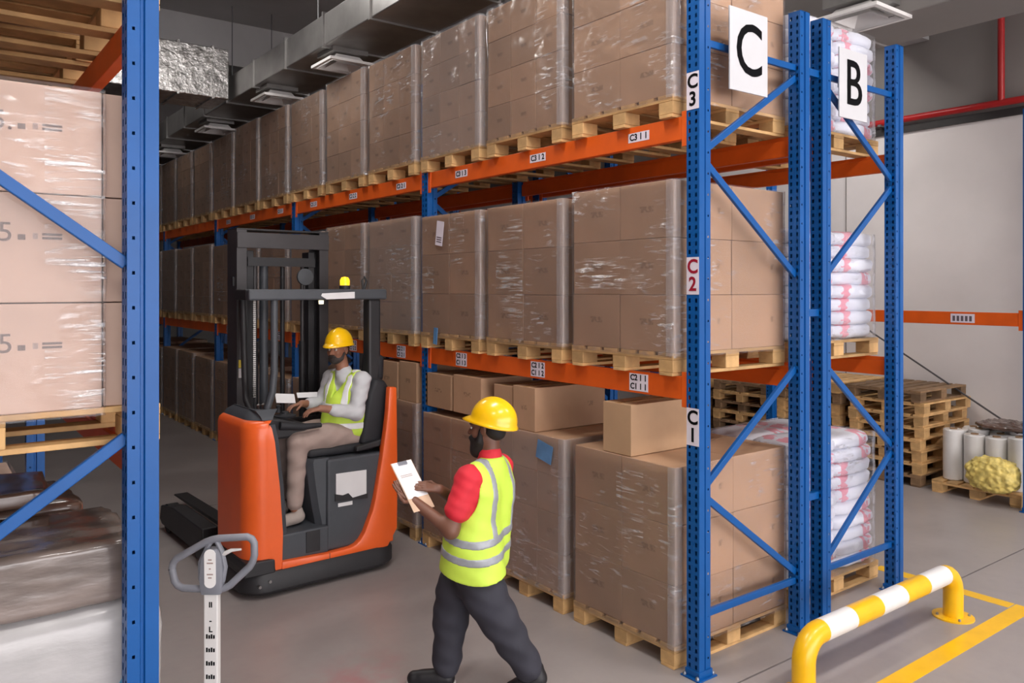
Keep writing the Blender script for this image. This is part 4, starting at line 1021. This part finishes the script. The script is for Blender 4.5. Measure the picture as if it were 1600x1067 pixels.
def head_prims(c, yaw, pitch=0.0):
    """head centred at c, looking along yaw; returns prims and a local->world mapper"""
    f = np.array([math.cos(yaw), math.sin(yaw), 0]); l = np.array([-f[1], f[0], 0]); u = np.array([0, 0, 1.0])
    f2 = f * math.cos(pitch) + u * math.sin(pitch); u2 = u * math.cos(pitch) - f * math.sin(pitch)
    M = lambda x, y, z: np.array(c) + f2 * x + l * y + u2 * z
    E = lambda p, r, k=0.012: ell(M(*p), r, yaw, k)
    pr = [E((-0.005, 0, 0.035), (0.098, 0.077, 0.098)), E((0.035, 0, -0.045), (0.062, 0.058, 0.072), 0.03), E((0.055, 0, -0.088), (0.036, 0.036, 0.026), 0.02),
          cap(M(0.094, 0, 0.012), M(0.118, 0, -0.026), 0.009, 0.014, 0.012), E((0.104, 0.014, -0.030), (0.011, 0.009, 0.008), 0.006), E((0.104, -0.014, -0.030), (0.011, 0.009, 0.008), 0.006),
          E((0.084, 0, 0.026), (0.018, 0.055, 0.010), 0.014), E((0.062, 0.042, -0.022), (0.028, 0.022, 0.024), 0.02), E((0.062, -0.042, -0.022), (0.028, 0.022, 0.024), 0.02),
          E((0.091, 0, -0.058), (0.011, 0.024, 0.006), 0.006), E((0.089, 0, -0.070), (0.012, 0.021, 0.007), 0.006)]
    for s in (-1, 1):
        pr += [E((-0.004, s * 0.080, -0.006), (0.020, 0.009, 0.032), 0.006), cap(M(-0.014, s * 0.086, 0.018), M(-0.016, s * 0.086, -0.016), 0.007, 0.006, 0.005)]
    return pr, M
def hand(w, d, side, nrm, curl=0.5, size=1.0, thumb=1):
    """w wrist, d finger direction, side towards the thumb, nrm out of the back of the hand"""
    w = np.array(w, float); d = np.array(d, float); d /= np.linalg.norm(d); nrm = np.array(nrm, float); nrm -= d * (nrm @ d); nrm /= np.linalg.norm(nrm)
    s = np.cross(nrm, d); s = s if s @ np.array(side, float) > 0 else -s
    pr = []
    for o in (-0.027, -0.009, 0.009, 0.027):
        pr.append(cap(w + d * 0.005 * size + s * o * 0.6 * size, w + d * 0.085 * size + s * o * size, 0.014 * size, 0.011 * size, 0.012))
    for o, ln in ((-0.029, 0.060), (-0.0095, 0.076), (0.0095, 0.082), (0.029, 0.074)):
        p = w + (d * 0.085 + s * o) * size; a = 0.25 * curl; r = 0.0092 * size
        for q in range(3):
            a += curl * (0.55 + 0.15 * q); dd = d * math.cos(a) - nrm * math.sin(a); e = p + dd * ln * size * (0.45, 0.32, 0.26)[q]
            pr.append(cap(p, e, r, r * 0.92, 0.004)); p = e; r *= 0.92
    p = w + (d * 0.020 + s * 0.026) * size
    for dd, ln, r in ((d * 0.55 + s * 0.75 - nrm * 0.25, 0.042, 0.0125), (d * 0.85 + s * 0.25 - nrm * 0.45, 0.034, 0.0105), (d * 0.9 + s * 0.0 - nrm * 0.5, 0.026, 0.0095)):
        dd = dd / np.linalg.norm(dd); e = p + dd * ln * size; pr.append(cap(p, e, r * size, r * size * 0.92, 0.006)); p = e
    return pr
def helmet(parent, M, tilt_yaw, pitch, name='hard_hat', sc=1.0):
    """dome with flared rim, visor and ridge; M maps head coordinates"""
    n, rows = 40, 10; vs_ = []; fs = []
    def pt(th, q):
        a, b, h = 0.138 * sc, 0.114 * sc, 0.128 * sc
        if q <= rows:
            ph = (PI / 2) * q / rows
            x, y, z = a * math.cos(th) * math.sin(ph), b * math.sin(th) * math.sin(ph), h * math.cos(ph)
            z += 0.008 * math.exp(-(y / 0.018) ** 2) * (1 if q < rows - 1 else 0)
            z += 0.004 * math.exp(-((abs(y) - 0.045) / 0.012) ** 2) * (1 if q < rows - 2 else 0)
        else:
            k = q - rows; fl_ = 0.006 * k + (0.020 * k * max(0, math.cos(th)) ** 2.2)
            x, y, z = (a + fl_) * math.cos(th), (b + 0.006 * k) * math.sin(th), -0.010 * k - 0.006 * k * max(0, math.cos(th)) ** 2
        return M(x - 0.016, y, z + 0.058)
    for q in range(rows + 3):
        for t_ in range(n): vs_.append(tuple(pt(2 * PI * t_ / n, q + (0.001 if q == 0 else 0))))
    R_ = rows + 3
    fs = [(i * n + t_, i * n + (t_ + 1) % n, (i + 1) * n + (t_ + 1) % n, (i + 1) * n + t_) for i in range(R_ - 1) for t_ in range(n)]
    fs.append(tuple(range(n)))
    o = MB().add(vs_, fs).build(name, 'helmet_yellow', parent, smooth=True)
    md = o.modifiers.new('shell', 'SOLIDIFY'); md.thickness = 0.004; md.offset = -1
    return o
def eyes(parent, M):
    for s in (-1, 1):
        def ball(c, r, nm, m):
            mb = MB(); vs_ = []; 
            for i in range(7):
                for j in range(10):
                    ph = PI * i / 6; th = 2 * PI * j / 10
                    vs_.append(tuple(M(c[0] + r * math.cos(ph), c[1] + r * math.sin(ph) * math.cos(th), c[2] + r * math.sin(ph) * math.sin(th))))
            fs = [(i * 10 + j, i * 10 + (j + 1) % 10, (i + 1) * 10 + (j + 1) % 10, (i + 1) * 10 + j) for i in range(6) for j in range(10)]
            return mb.add(vs_, fs).build(nm, m, parent, smooth=True)
        ball((0.083, s * 0.031, 0.006), 0.0125, 'eyeball', 'eye_white'); ball((0.0915, s * 0.031, 0.006), 0.0058, 'iris', 'eye_dark')
        MB().tube([tuple(M(0.094, s * 0.016, 0.026)), tuple(M(0.096, s * 0.030, 0.031)), tuple(M(0.085, s * 0.048, 0.026))], [0.004, 0.005, 0.003], 6).build('eyebrow', 'hair', parent, smooth=True)

# ------------------------------------------------------------------ the walking worker with a clipboard
# local frame: x to the left of the picture, y towards the camera
WB = (-1.15, 0.64, 0.0); WR = math.radians(143.1)
ta = math.radians(28); Fv = np.array([math.cos(ta), -math.sin(ta), 0]); Lv = np.array([math.sin(ta), math.cos(ta), 0])
def pt(c, lat, fwd, z): q = Lv * lat + Fv * fwd; return (c[0] + q[0], c[1] + q[1], z)
ch = (-0.03, 0.0); hp = (0.015, 0.0)
shL = pt(ch, 0.185, 0.0, 1.305); shR = pt(ch, -0.185, 0.0, 1.305)
elL = (0.155, 0.235, 1.035); wrL = (0.365, 0.175, 1.178); elR = (0.10, -0.20, 1.05); wrR = (0.235, 0.075, 1.225)
hipL = pt(hp, 0.09, 0, 0.83); hipR = pt(hp, -0.09, 0, 0.83)
knR = (0.175, -0.09, 0.45); anR = (0.225, -0.07, 0.10); knL = (-0.115, 0.085, 0.47); anL = (-0.315, 0.06, 0.145)
hc = (-0.045, 0.0, 1.575); hyaw = -0.35; hpit = -0.10
hd_, HM = head_prims(hc, hyaw, hpit)
torso = [cap(pt(hp, s * 0.075, 0, 0.85), pt(ch, s * 0.09, 0, 1.22), 0.118, 0.118) for s in (-1, 1)] + [cap(shL, shR, 0.06, 0.06), cap((-0.065, 0, 1.30), (-0.06, 0, 1.50), 0.062, 0.055)]
bd_dir = np.array([0.15, -0.14, 0.235]); bd_dir /= np.linalg.norm(bd_dir)
bn = np.array([-0.5, 0.55, 0.65]); bn -= bd_dir * (bn @ bd_dir); bn /= np.linalg.norm(bn); bw = np.cross(bd_dir, bn)
hand_L = hand(wrL, (0.75, -0.15, 0.6), -bw, -bn, 0.22)
hand_R = hand(wrR, (0.85, 0.28, 0.25), (0.3, 0.2, 0.9), bn + np.array([0.3, -0.1, 0.2]), 0.16)
limbs = chain([shL, elL, wrL], [0.05, 0.043, 0.030]) + chain([shR, elR, wrR], [0.05, 0.043, 0.030]) + chain([hipL, knL, anL], [0.085, 0.058, 0.042]) + chain([hipR, knR, anR], [0.085, 0.058, 0.042])
feet = [cap((0.215, -0.07, 0.055), (0.38, -0.085, 0.04), 0.035, 0.03), cap((-0.325, 0.06, 0.10), (-0.20, 0.05, 0.035), 0.035, 0.03)]
w1 = imesh('person', 'skin_dark', None, torso + hd_ + limbs + feet + hand_L + hand_R, WB, (0, 0, WR), cell=0.006, k=0.04)
tag(w1, 'walking worker in yellow helmet, red shirt and lime vest, reading a clipboard', 'person')
eyes(w1, HM); helmet(w1, head_prims((hc[0] - 0.012, hc[1], hc[2] - 0.012), hyaw, 0.20)[1], hyaw, 0.2, sc=1.04)
# beard and hair
E_ = lambda p, r, k=0.012: ell(HM(*p), r, hyaw, k)
imesh('beard', 'hair', w1, [E_((0.052, 0, -0.085), (0.062, 0.062, 0.062)), E_((0.078, 0, -0.135), (0.046, 0.044, 0.045), 0.03), cap(HM(0.015, 0.072, -0.01), HM(0.035, 0.062, -0.07), 0.012, 0.018), cap(HM(0.015, -0.072, -0.01), HM(0.035, -0.062, -0.07), 0.012, 0.018), cap(HM(0.104, 0.028, -0.052), HM(0.104, -0.028, -0.052), 0.008)], cell=0.005)
imesh('hair', 'hair', w1, [E_((-0.045, 0, 0.0), (0.066, 0.078, 0.072)), E_((-0.06, 0, -0.035), (0.048, 0.062, 0.045))], cell=0.006)
# red shirt: collar and short sleeves under the vest
def lerp(a, b, t): return tuple(np.array(a) * (1 - t) + np.array(b) * t)
shirt = [cap(pt(hp, s * 0.075, 0, 0.88), pt(ch, s * 0.09, 0, 1.22), 0.126, 0.126) for s in (-1, 1)] + [cap(shL, shR, 0.070, 0.070), cap((-0.065, 0, 1.33), (-0.060, 0, 1.412), 0.084, 0.070)] + \
        [cap(shL, lerp(shL, elL, 0.62), 0.078, 0.075), cap(shR, lerp(shR, elR, 0.62), 0.078, 0.075)]
imesh('shirt', 'shirt_red', w1, shirt, cell=0.007, k=0.03, disp=folds(0.0025, 60))
vest = [cap(pt(hp, s * 0.082, 0.01, 0.80), pt(ch, s * 0.088, -0.005, 1.21), 0.150, 0.135) for s in (-1, 1)] + [cap(pt(hp, s * 0.075, 0.03, 0.70), pt(hp, s * 0.08, 0.01, 0.9), 0.158, 0.150) for s in (-1, 1)] + [cap(pt(hp, 0.075, -0.075, 0.70), pt(hp, 0.075, -0.03, 0.95), 0.145, 0.145)] + \
       [cap(pt(ch, 0.125, -0.01, 1.315), pt(ch, -0.125, -0.01, 1.315), 0.080, 0.080), cap((-0.07, 0, 1.32), (-0.065, 0, 1.37), 0.088, 0.082)]
def vest_cut(dz=0.0, arm=True):
    def c(X, Y, Z):
        lat = X * Lv[0] + Y * Lv[1] - (ch[0] * Lv[0]); fw_ = (X - ch[0]) * Fv[0] + Y * Fv[1]
        bottom = (0.695 + 0.25 * (0.5 * (lat / 0.2) ** 2 * 0.12) + 0.07 * np.clip(np.abs(X - 0.03) / 0.24, 0, 1) ** 2) - Z
        top = (Z + np.clip(fw_, 0, 1) * 1.1 - 1.405)
        r = np.maximum(bottom, top)
        hole = -(np.sqrt(((fw_ - 0.01) / 0.085) ** 2 + ((Z - 1.24) / 0.15) ** 2) - 1) * 0.08
        hole = np.where(np.abs(lat) > 0.150, hole, -1)
        return np.maximum(r, hole)
    return c
imesh('safety_vest', 'vest_lime', w1, vest, cell=0.007, k=0.05, cut=vest_cut(), disp=folds(0.002, 38, sd=1.0))
def band_cut(zc, half, sag=0.02):
    base = vest_cut()
    def c(X, Y, Z):
        zz = zc + sag * ((X - 0.0) / 0.2) ** 2 + 0.06 * (X - 0.0) * 0.0
        return np.maximum(base(X, Y, Z), np.abs(Z - zz) - half)
    return c
for zc in (0.945, 0.845): imesh('reflective_stripe', 'reflective', w1, vest, cell=0.007, k=0.05, cut=band_cut(zc, 0.024, 0.03), infl=0.004, disp=folds(0.002, 38, sd=1.0))
def strap_cut(s):
    base = vest_cut()
    def c(X, Y, Z):
        lat = X * Lv[0] + Y * Lv[1] - (ch[0] * Lv[0])
        l0 = s * (0.118 - 0.03 * np.clip((Z - 1.15) / 0.25, 0, 1))
        return np.maximum(np.maximum(base(X, Y, Z), np.abs(lat - l0) - 0.022), 0.96 - Z)
    return c
for s in (-1, 1): imesh('reflective_strap', 'reflective', w1, vest, cell=0.007, k=0.05, cut=strap_cut(s), infl=0.004, disp=folds(0.002, 38, sd=1.0))
tr = [cap(pt(hp, 0.06, 0, 0.90), pt(hp, -0.06, 0, 0.90), 0.122, 0.122)] + chain([hipR, (0.135, -0.09, 0.60), knR, (0.205, -0.075, 0.14)], [0.122, 0.122, 0.108, 0.084]) + \
     chain([hipL, (-0.03, 0.085, 0.62), knL, (-0.285, 0.063, 0.185)], [0.122, 0.126, 0.112, 0.086]) + [cap((0.04, 0, 0.66), (0.03, 0, 0.78), 0.12, 0.12)]
imesh('trousers', 'trouser_dark', w1, tr, cell=0.008, k=0.03, disp=folds(0.005, 34, sd=0.4))
for nm, a, b, s in (('shoe', (0.205, -0.07, 0.055), (0.40, -0.085, 0.045), 0), ('shoe', (-0.345, 0.06, 0.115), (-0.19, 0.05, 0.048), 1)):
    o = imesh(nm, 'shoe_black', w1, [cap(a, b, 0.050, 0.044), cap(a, (a[0] + 0.01, a[1], a[2] + 0.06), 0.045, 0.042), cap(lerp(a, b, .2), lerp(a, b, .7), 0.052, 0.045)], cell=0.007, k=0.02,
              cut=(lambda X, Y, Z: 0.004 - Z))
    if s == 0: MB().prism([(0.15, 0.001), (0.43, 0.001), (0.45, 0.018), (0.15, 0.02)], -0.125, -0.028, 'y').build('shoe_sole', 'sole_white', w1, bevel=0.008)
    else: MB().bar((-0.395, 0.055, 0.062), (-0.17, 0.05, 0.014), 0.09, 0.018).build('shoe_sole', 'sole_white', w1, bevel=0.006)
# clipboard held in both hands
cb = thing('clipboard', 'clipboard with a white sheet held by the walking worker', 'clipboard', WB, WR)
def quad_board(c, a, b, hl, hw, th, nm, m):
    c = np.array(c, float); n_ = np.cross(a, b); vs_ = []
    for q in (-0.5, 0.5):
        for (u, w) in ((-1, -1), (1, -1), (1, 1), (-1, 1)): vs_.append(tuple(c + a * u * hl + b * w * hw + n_ * q * th))
    return MB().add(vs_, [(0, 3, 2, 1), (4, 5, 6, 7), (0, 1, 5, 4), (1, 2, 6, 5), (2, 3, 7, 6), (3, 0, 4, 7)]).build(nm, m, cb)
mat('board_tan', rgb(206, 176, 150), 0.6)
cc = np.array([0.395, 0.115, 1.275])
quad_board(cc - bd_dir * 0.02, bd_dir, bw, 0.160, 0.074, 0.004, 'board', 'board_tan')
quad_board(cc + bd_dir * 0.02 + bn * 0.0035, bd_dir, bw, 0.118, 0.070, 0.001, 'sheet', 'paper')
quad_board(cc + bd_dir * 0.125 + bn * 0.008, bd_dir, bw, 0.010, 0.03, 0.010, 'clip', 'bolt')
for q in (0.05, 0.04): quad_board(cc + bd_dir * q + bn * 0.0045 - bw * 0.01, bd_dir, bw, 0.002, 0.04, 0.0006, 'text_line', 'ink_faint')

# ------------------------------------------------------------------ the seated driver (faces the left rack)
DB = (-0.95, 3.20, 0.46)
D = lambda x, y, z: (x - DB[0], y - DB[1], z - DB[2])
dth = math.radians(20); dF = np.array([-math.cos(dth), -math.sin(dth)]); dL = np.array([math.sin(dth), -math.cos(dth)]); dC = np.array([-0.80, 3.2])
def DT(lat, fwd, z): q = dC + dL * lat + dF * fwd; return D(q[0], q[1], z)
dshL, dshR = DT(0.185, 0.0, 1.605), DT(-0.185, 0.0, 1.605)
delL, dwrL = D(-0.83, 2.955, 1.345), D(-1.125, 3.0, 1.40); delR, dwrR = D(-0.93, 3.42, 1.37), D(-1.17, 3.30, 1.41)
dhL, dhR = D(-0.80, 3.10, 1.145), D(-0.80, 3.30, 1.145)
dkL, daL = D(-1.315, 3.03, 1.135), D(-1.335, 3.04, 0.60); dkR, daR = D(-1.30, 3.33, 1.14), D(-1.36, 3.33, 0.60)
dhc = D(-0.885, 3.19, 1.865); dyaw = math.radians(214); dh_, DM = head_prims(dhc, dyaw, 0.0)
dtor = [cap(DT(-s * 0.08, 0, 1.16), DT(-s * 0.09, 0, 1.50), 0.112, 0.11) for s in (-1, 1)] + [cap(dshL, dshR, 0.058), cap(D(-0.82, 3.19, 1.60), D(-0.865, 3.19, 1.80), 0.06, 0.055)]
dl_ = chain([dshL, delL, dwrL], [0.05, 0.043, 0.03]) + chain([dshR, delR, dwrR], [0.05, 0.043, 0.03]) + chain([dhL, dkL, daL], [0.085, 0.058, 0.04]) + chain([dhR, dkR, daR], [0.085, 0.058, 0.04])
dft = [cap(D(-1.325, 3.04, 0.52), D(-1.44, 3.03, 0.50), 0.034, 0.03), cap(D(-1.355, 3.33, 0.52), D(-1.48, 3.32, 0.50), 0.034, 0.03)]
dha = hand(dwrL, (-0.97, 0.1, -0.12), (-0.1, 1, 0.1), (0, -0.15, 1), 0.45) + hand(dwrR, (-0.97, -0.15, -0.12), (-0.1, -1, 0.1), (0, 0.15, 1), 0.45)
w2 = imesh('person', 'skin', None, dtor + dh_ + dl_ + dft + dha, DB, cell=0.006, k=0.04)
tag(w2, 'seated driver in yellow helmet, pale grey shirt and lime vest on the reach truck', 'person')
eyes(w2, DM); helmet(w2, DM, dyaw, 0.0)
E2 = lambda p, r, k=0.012: ell(DM(*p), r, dyaw, k)
imesh('beard', 'beard_grey', w2, [E2((0.045, 0, -0.080), (0.056, 0.056, 0.042)), cap(DM(0.012, 0.072, -0.015), DM(0.03, 0.060, -0.07), 0.009, 0.014), cap(DM(0.012, -0.072, -0.015), DM(0.03, -0.060, -0.07), 0.009, 0.014), cap(DM(0.100, 0.026, -0.049), DM(0.100, -0.026, -0.049), 0.007)], cell=0.005,
      cut=(lambda X, Y, Z: 0.0 * X + (Z - float(DM(0, 0, -0.02)[2]))))
imesh('hair', 'hair', w2, [E2((-0.045, 0, 0.0), (0.064, 0.077, 0.07))], cell=0.006)
dsh = [cap(DT(-s * 0.08, 0, 1.18), DT(-s * 0.09, 0, 1.50), 0.12, 0.118) for s in (-1, 1)] + [cap(dshL, dshR, 0.068), cap(D(-0.81, 3.19, 1.60), D(-0.83, 3.19, 1.665), 0.090, 0.076)] + \
      chain([dshL, delL, lerp(delL, dwrL, 0.62)], [0.074, 0.066, 0.052]) + chain([dshR, delR, lerp(delR, dwrR, 0.62)], [0.074, 0.066, 0.052])
imesh('shirt', 'shirt_grey', w2, dsh, cell=0.007, k=0.03, disp=folds(0.004, 55, sd=2))
dvest = [cap(DT(-s * 0.085, 0.01, 1.20), DT(-s * 0.088, 0.0, 1.49), 0.142, 0.132) for s in (-1, 1)] + [cap(DT(0.11, 0, 1.615), DT(-0.11, 0, 1.615), 0.076), cap(DT(0, 0.04, 1.16), DT(0, 0.06, 1.28), 0.165, 0.16), cap(DT(0, 0.13, 1.20), DT(0, 0.08, 1.42), 0.135, 0.11)]
def dvcut():
    def c(X, Y, Z):
        x = X + DB[0]; y = Y + DB[1]; z = Z + DB[2]
        fw_ = (x - dC[0]) * dF[0] + (y - dC[1]) * dF[1]; lat = (x - dC[0]) * dL[0] + (y - dC[1]) * dL[1]
        r = np.maximum(1.115 - z, z + np.clip(fw_, 0, 1) * 1.0 - 1.715)
        vneck = -(np.abs(lat) - np.clip((z - 1.46) * 0.42, -0.02, 1)); r = np.maximum(r, np.where(fw_ > 0.02, vneck, -1))
        hole = -(np.sqrt(((fw_ - 0.01) / 0.075) ** 2 + ((z - 1.54) / 0.14) ** 2) - 1) * 0.08
        return np.maximum(r, np.where(np.abs(lat) > 0.148, hole, -1))
    return c
DF = folds(0.0022, 40, sd=0.6)
imesh('safety_vest', 'vest_lime', w2, dvest, cell=0.007, k=0.05, cut=dvcut(), disp=DF)
for zc in (1.225, 1.385):
    imesh('reflective_stripe', 'reflective_lit', w2, dvest, cell=0.007, k=0.05, infl=0.004, disp=DF, cut=(lambda X, Y, Z, zc=zc, b_=dvcut(): np.maximum(b_(X, Y, Z), np.abs(Z + DB[2] - zc) - 0.026)))
for s in (-1, 1):
    imesh('reflective_strap', 'reflective_lit', w2, dvest, cell=0.007, k=0.05, infl=0.004, disp=DF,
          cut=(lambda X, Y, Z, s=s, b_=dvcut(): np.maximum(np.maximum(b_(X, Y, Z), np.abs((X + DB[0] - dC[0]) * dL[0] + (Y + DB[1] - dC[1]) * dL[1] - s * 0.115) - 0.026), 1.385 - Z - DB[2])))
dtr = chain([D(-0.80, 3.11, 1.15), D(-1.05, 3.06, 1.15), dkL, D(-1.335, 3.04, 0.64)], [0.118, 0.105, 0.085, 0.066]) + chain([D(-0.80, 3.29, 1.15), D(-1.05, 3.32, 1.15), dkR, D(-1.36, 3.33, 0.64)], [0.118, 0.105, 0.085, 0.066]) + [cap(D(-0.79, 3.12, 1.15), D(-0.79, 3.28, 1.15), 0.12)]
imesh('trousers', 'trouser_tan', w2, dtr, cell=0.008, k=0.03, disp=folds(0.004, 36, sd=1.2))
for (a, b) in ((D(-1.30, 3.04, 0.525), D(-1.49, 3.02, 0.505)), (D(-1.33, 3.33, 0.525), D(-1.50, 3.31, 0.505))):
    zf = 0.462 - DB[2]
    imesh('shoe', 'shoe_tan', w2, [cap(a, b, 0.046, 0.040), cap(a, (a[0] - 0.01, a[1], a[2] + 0.05), 0.044, 0.042), cap(lerp(a, b, .2), lerp(a, b, .7), 0.05, 0.043)], cell=0.007, k=0.02, cut=(lambda X, Y, Z: zf - Z))
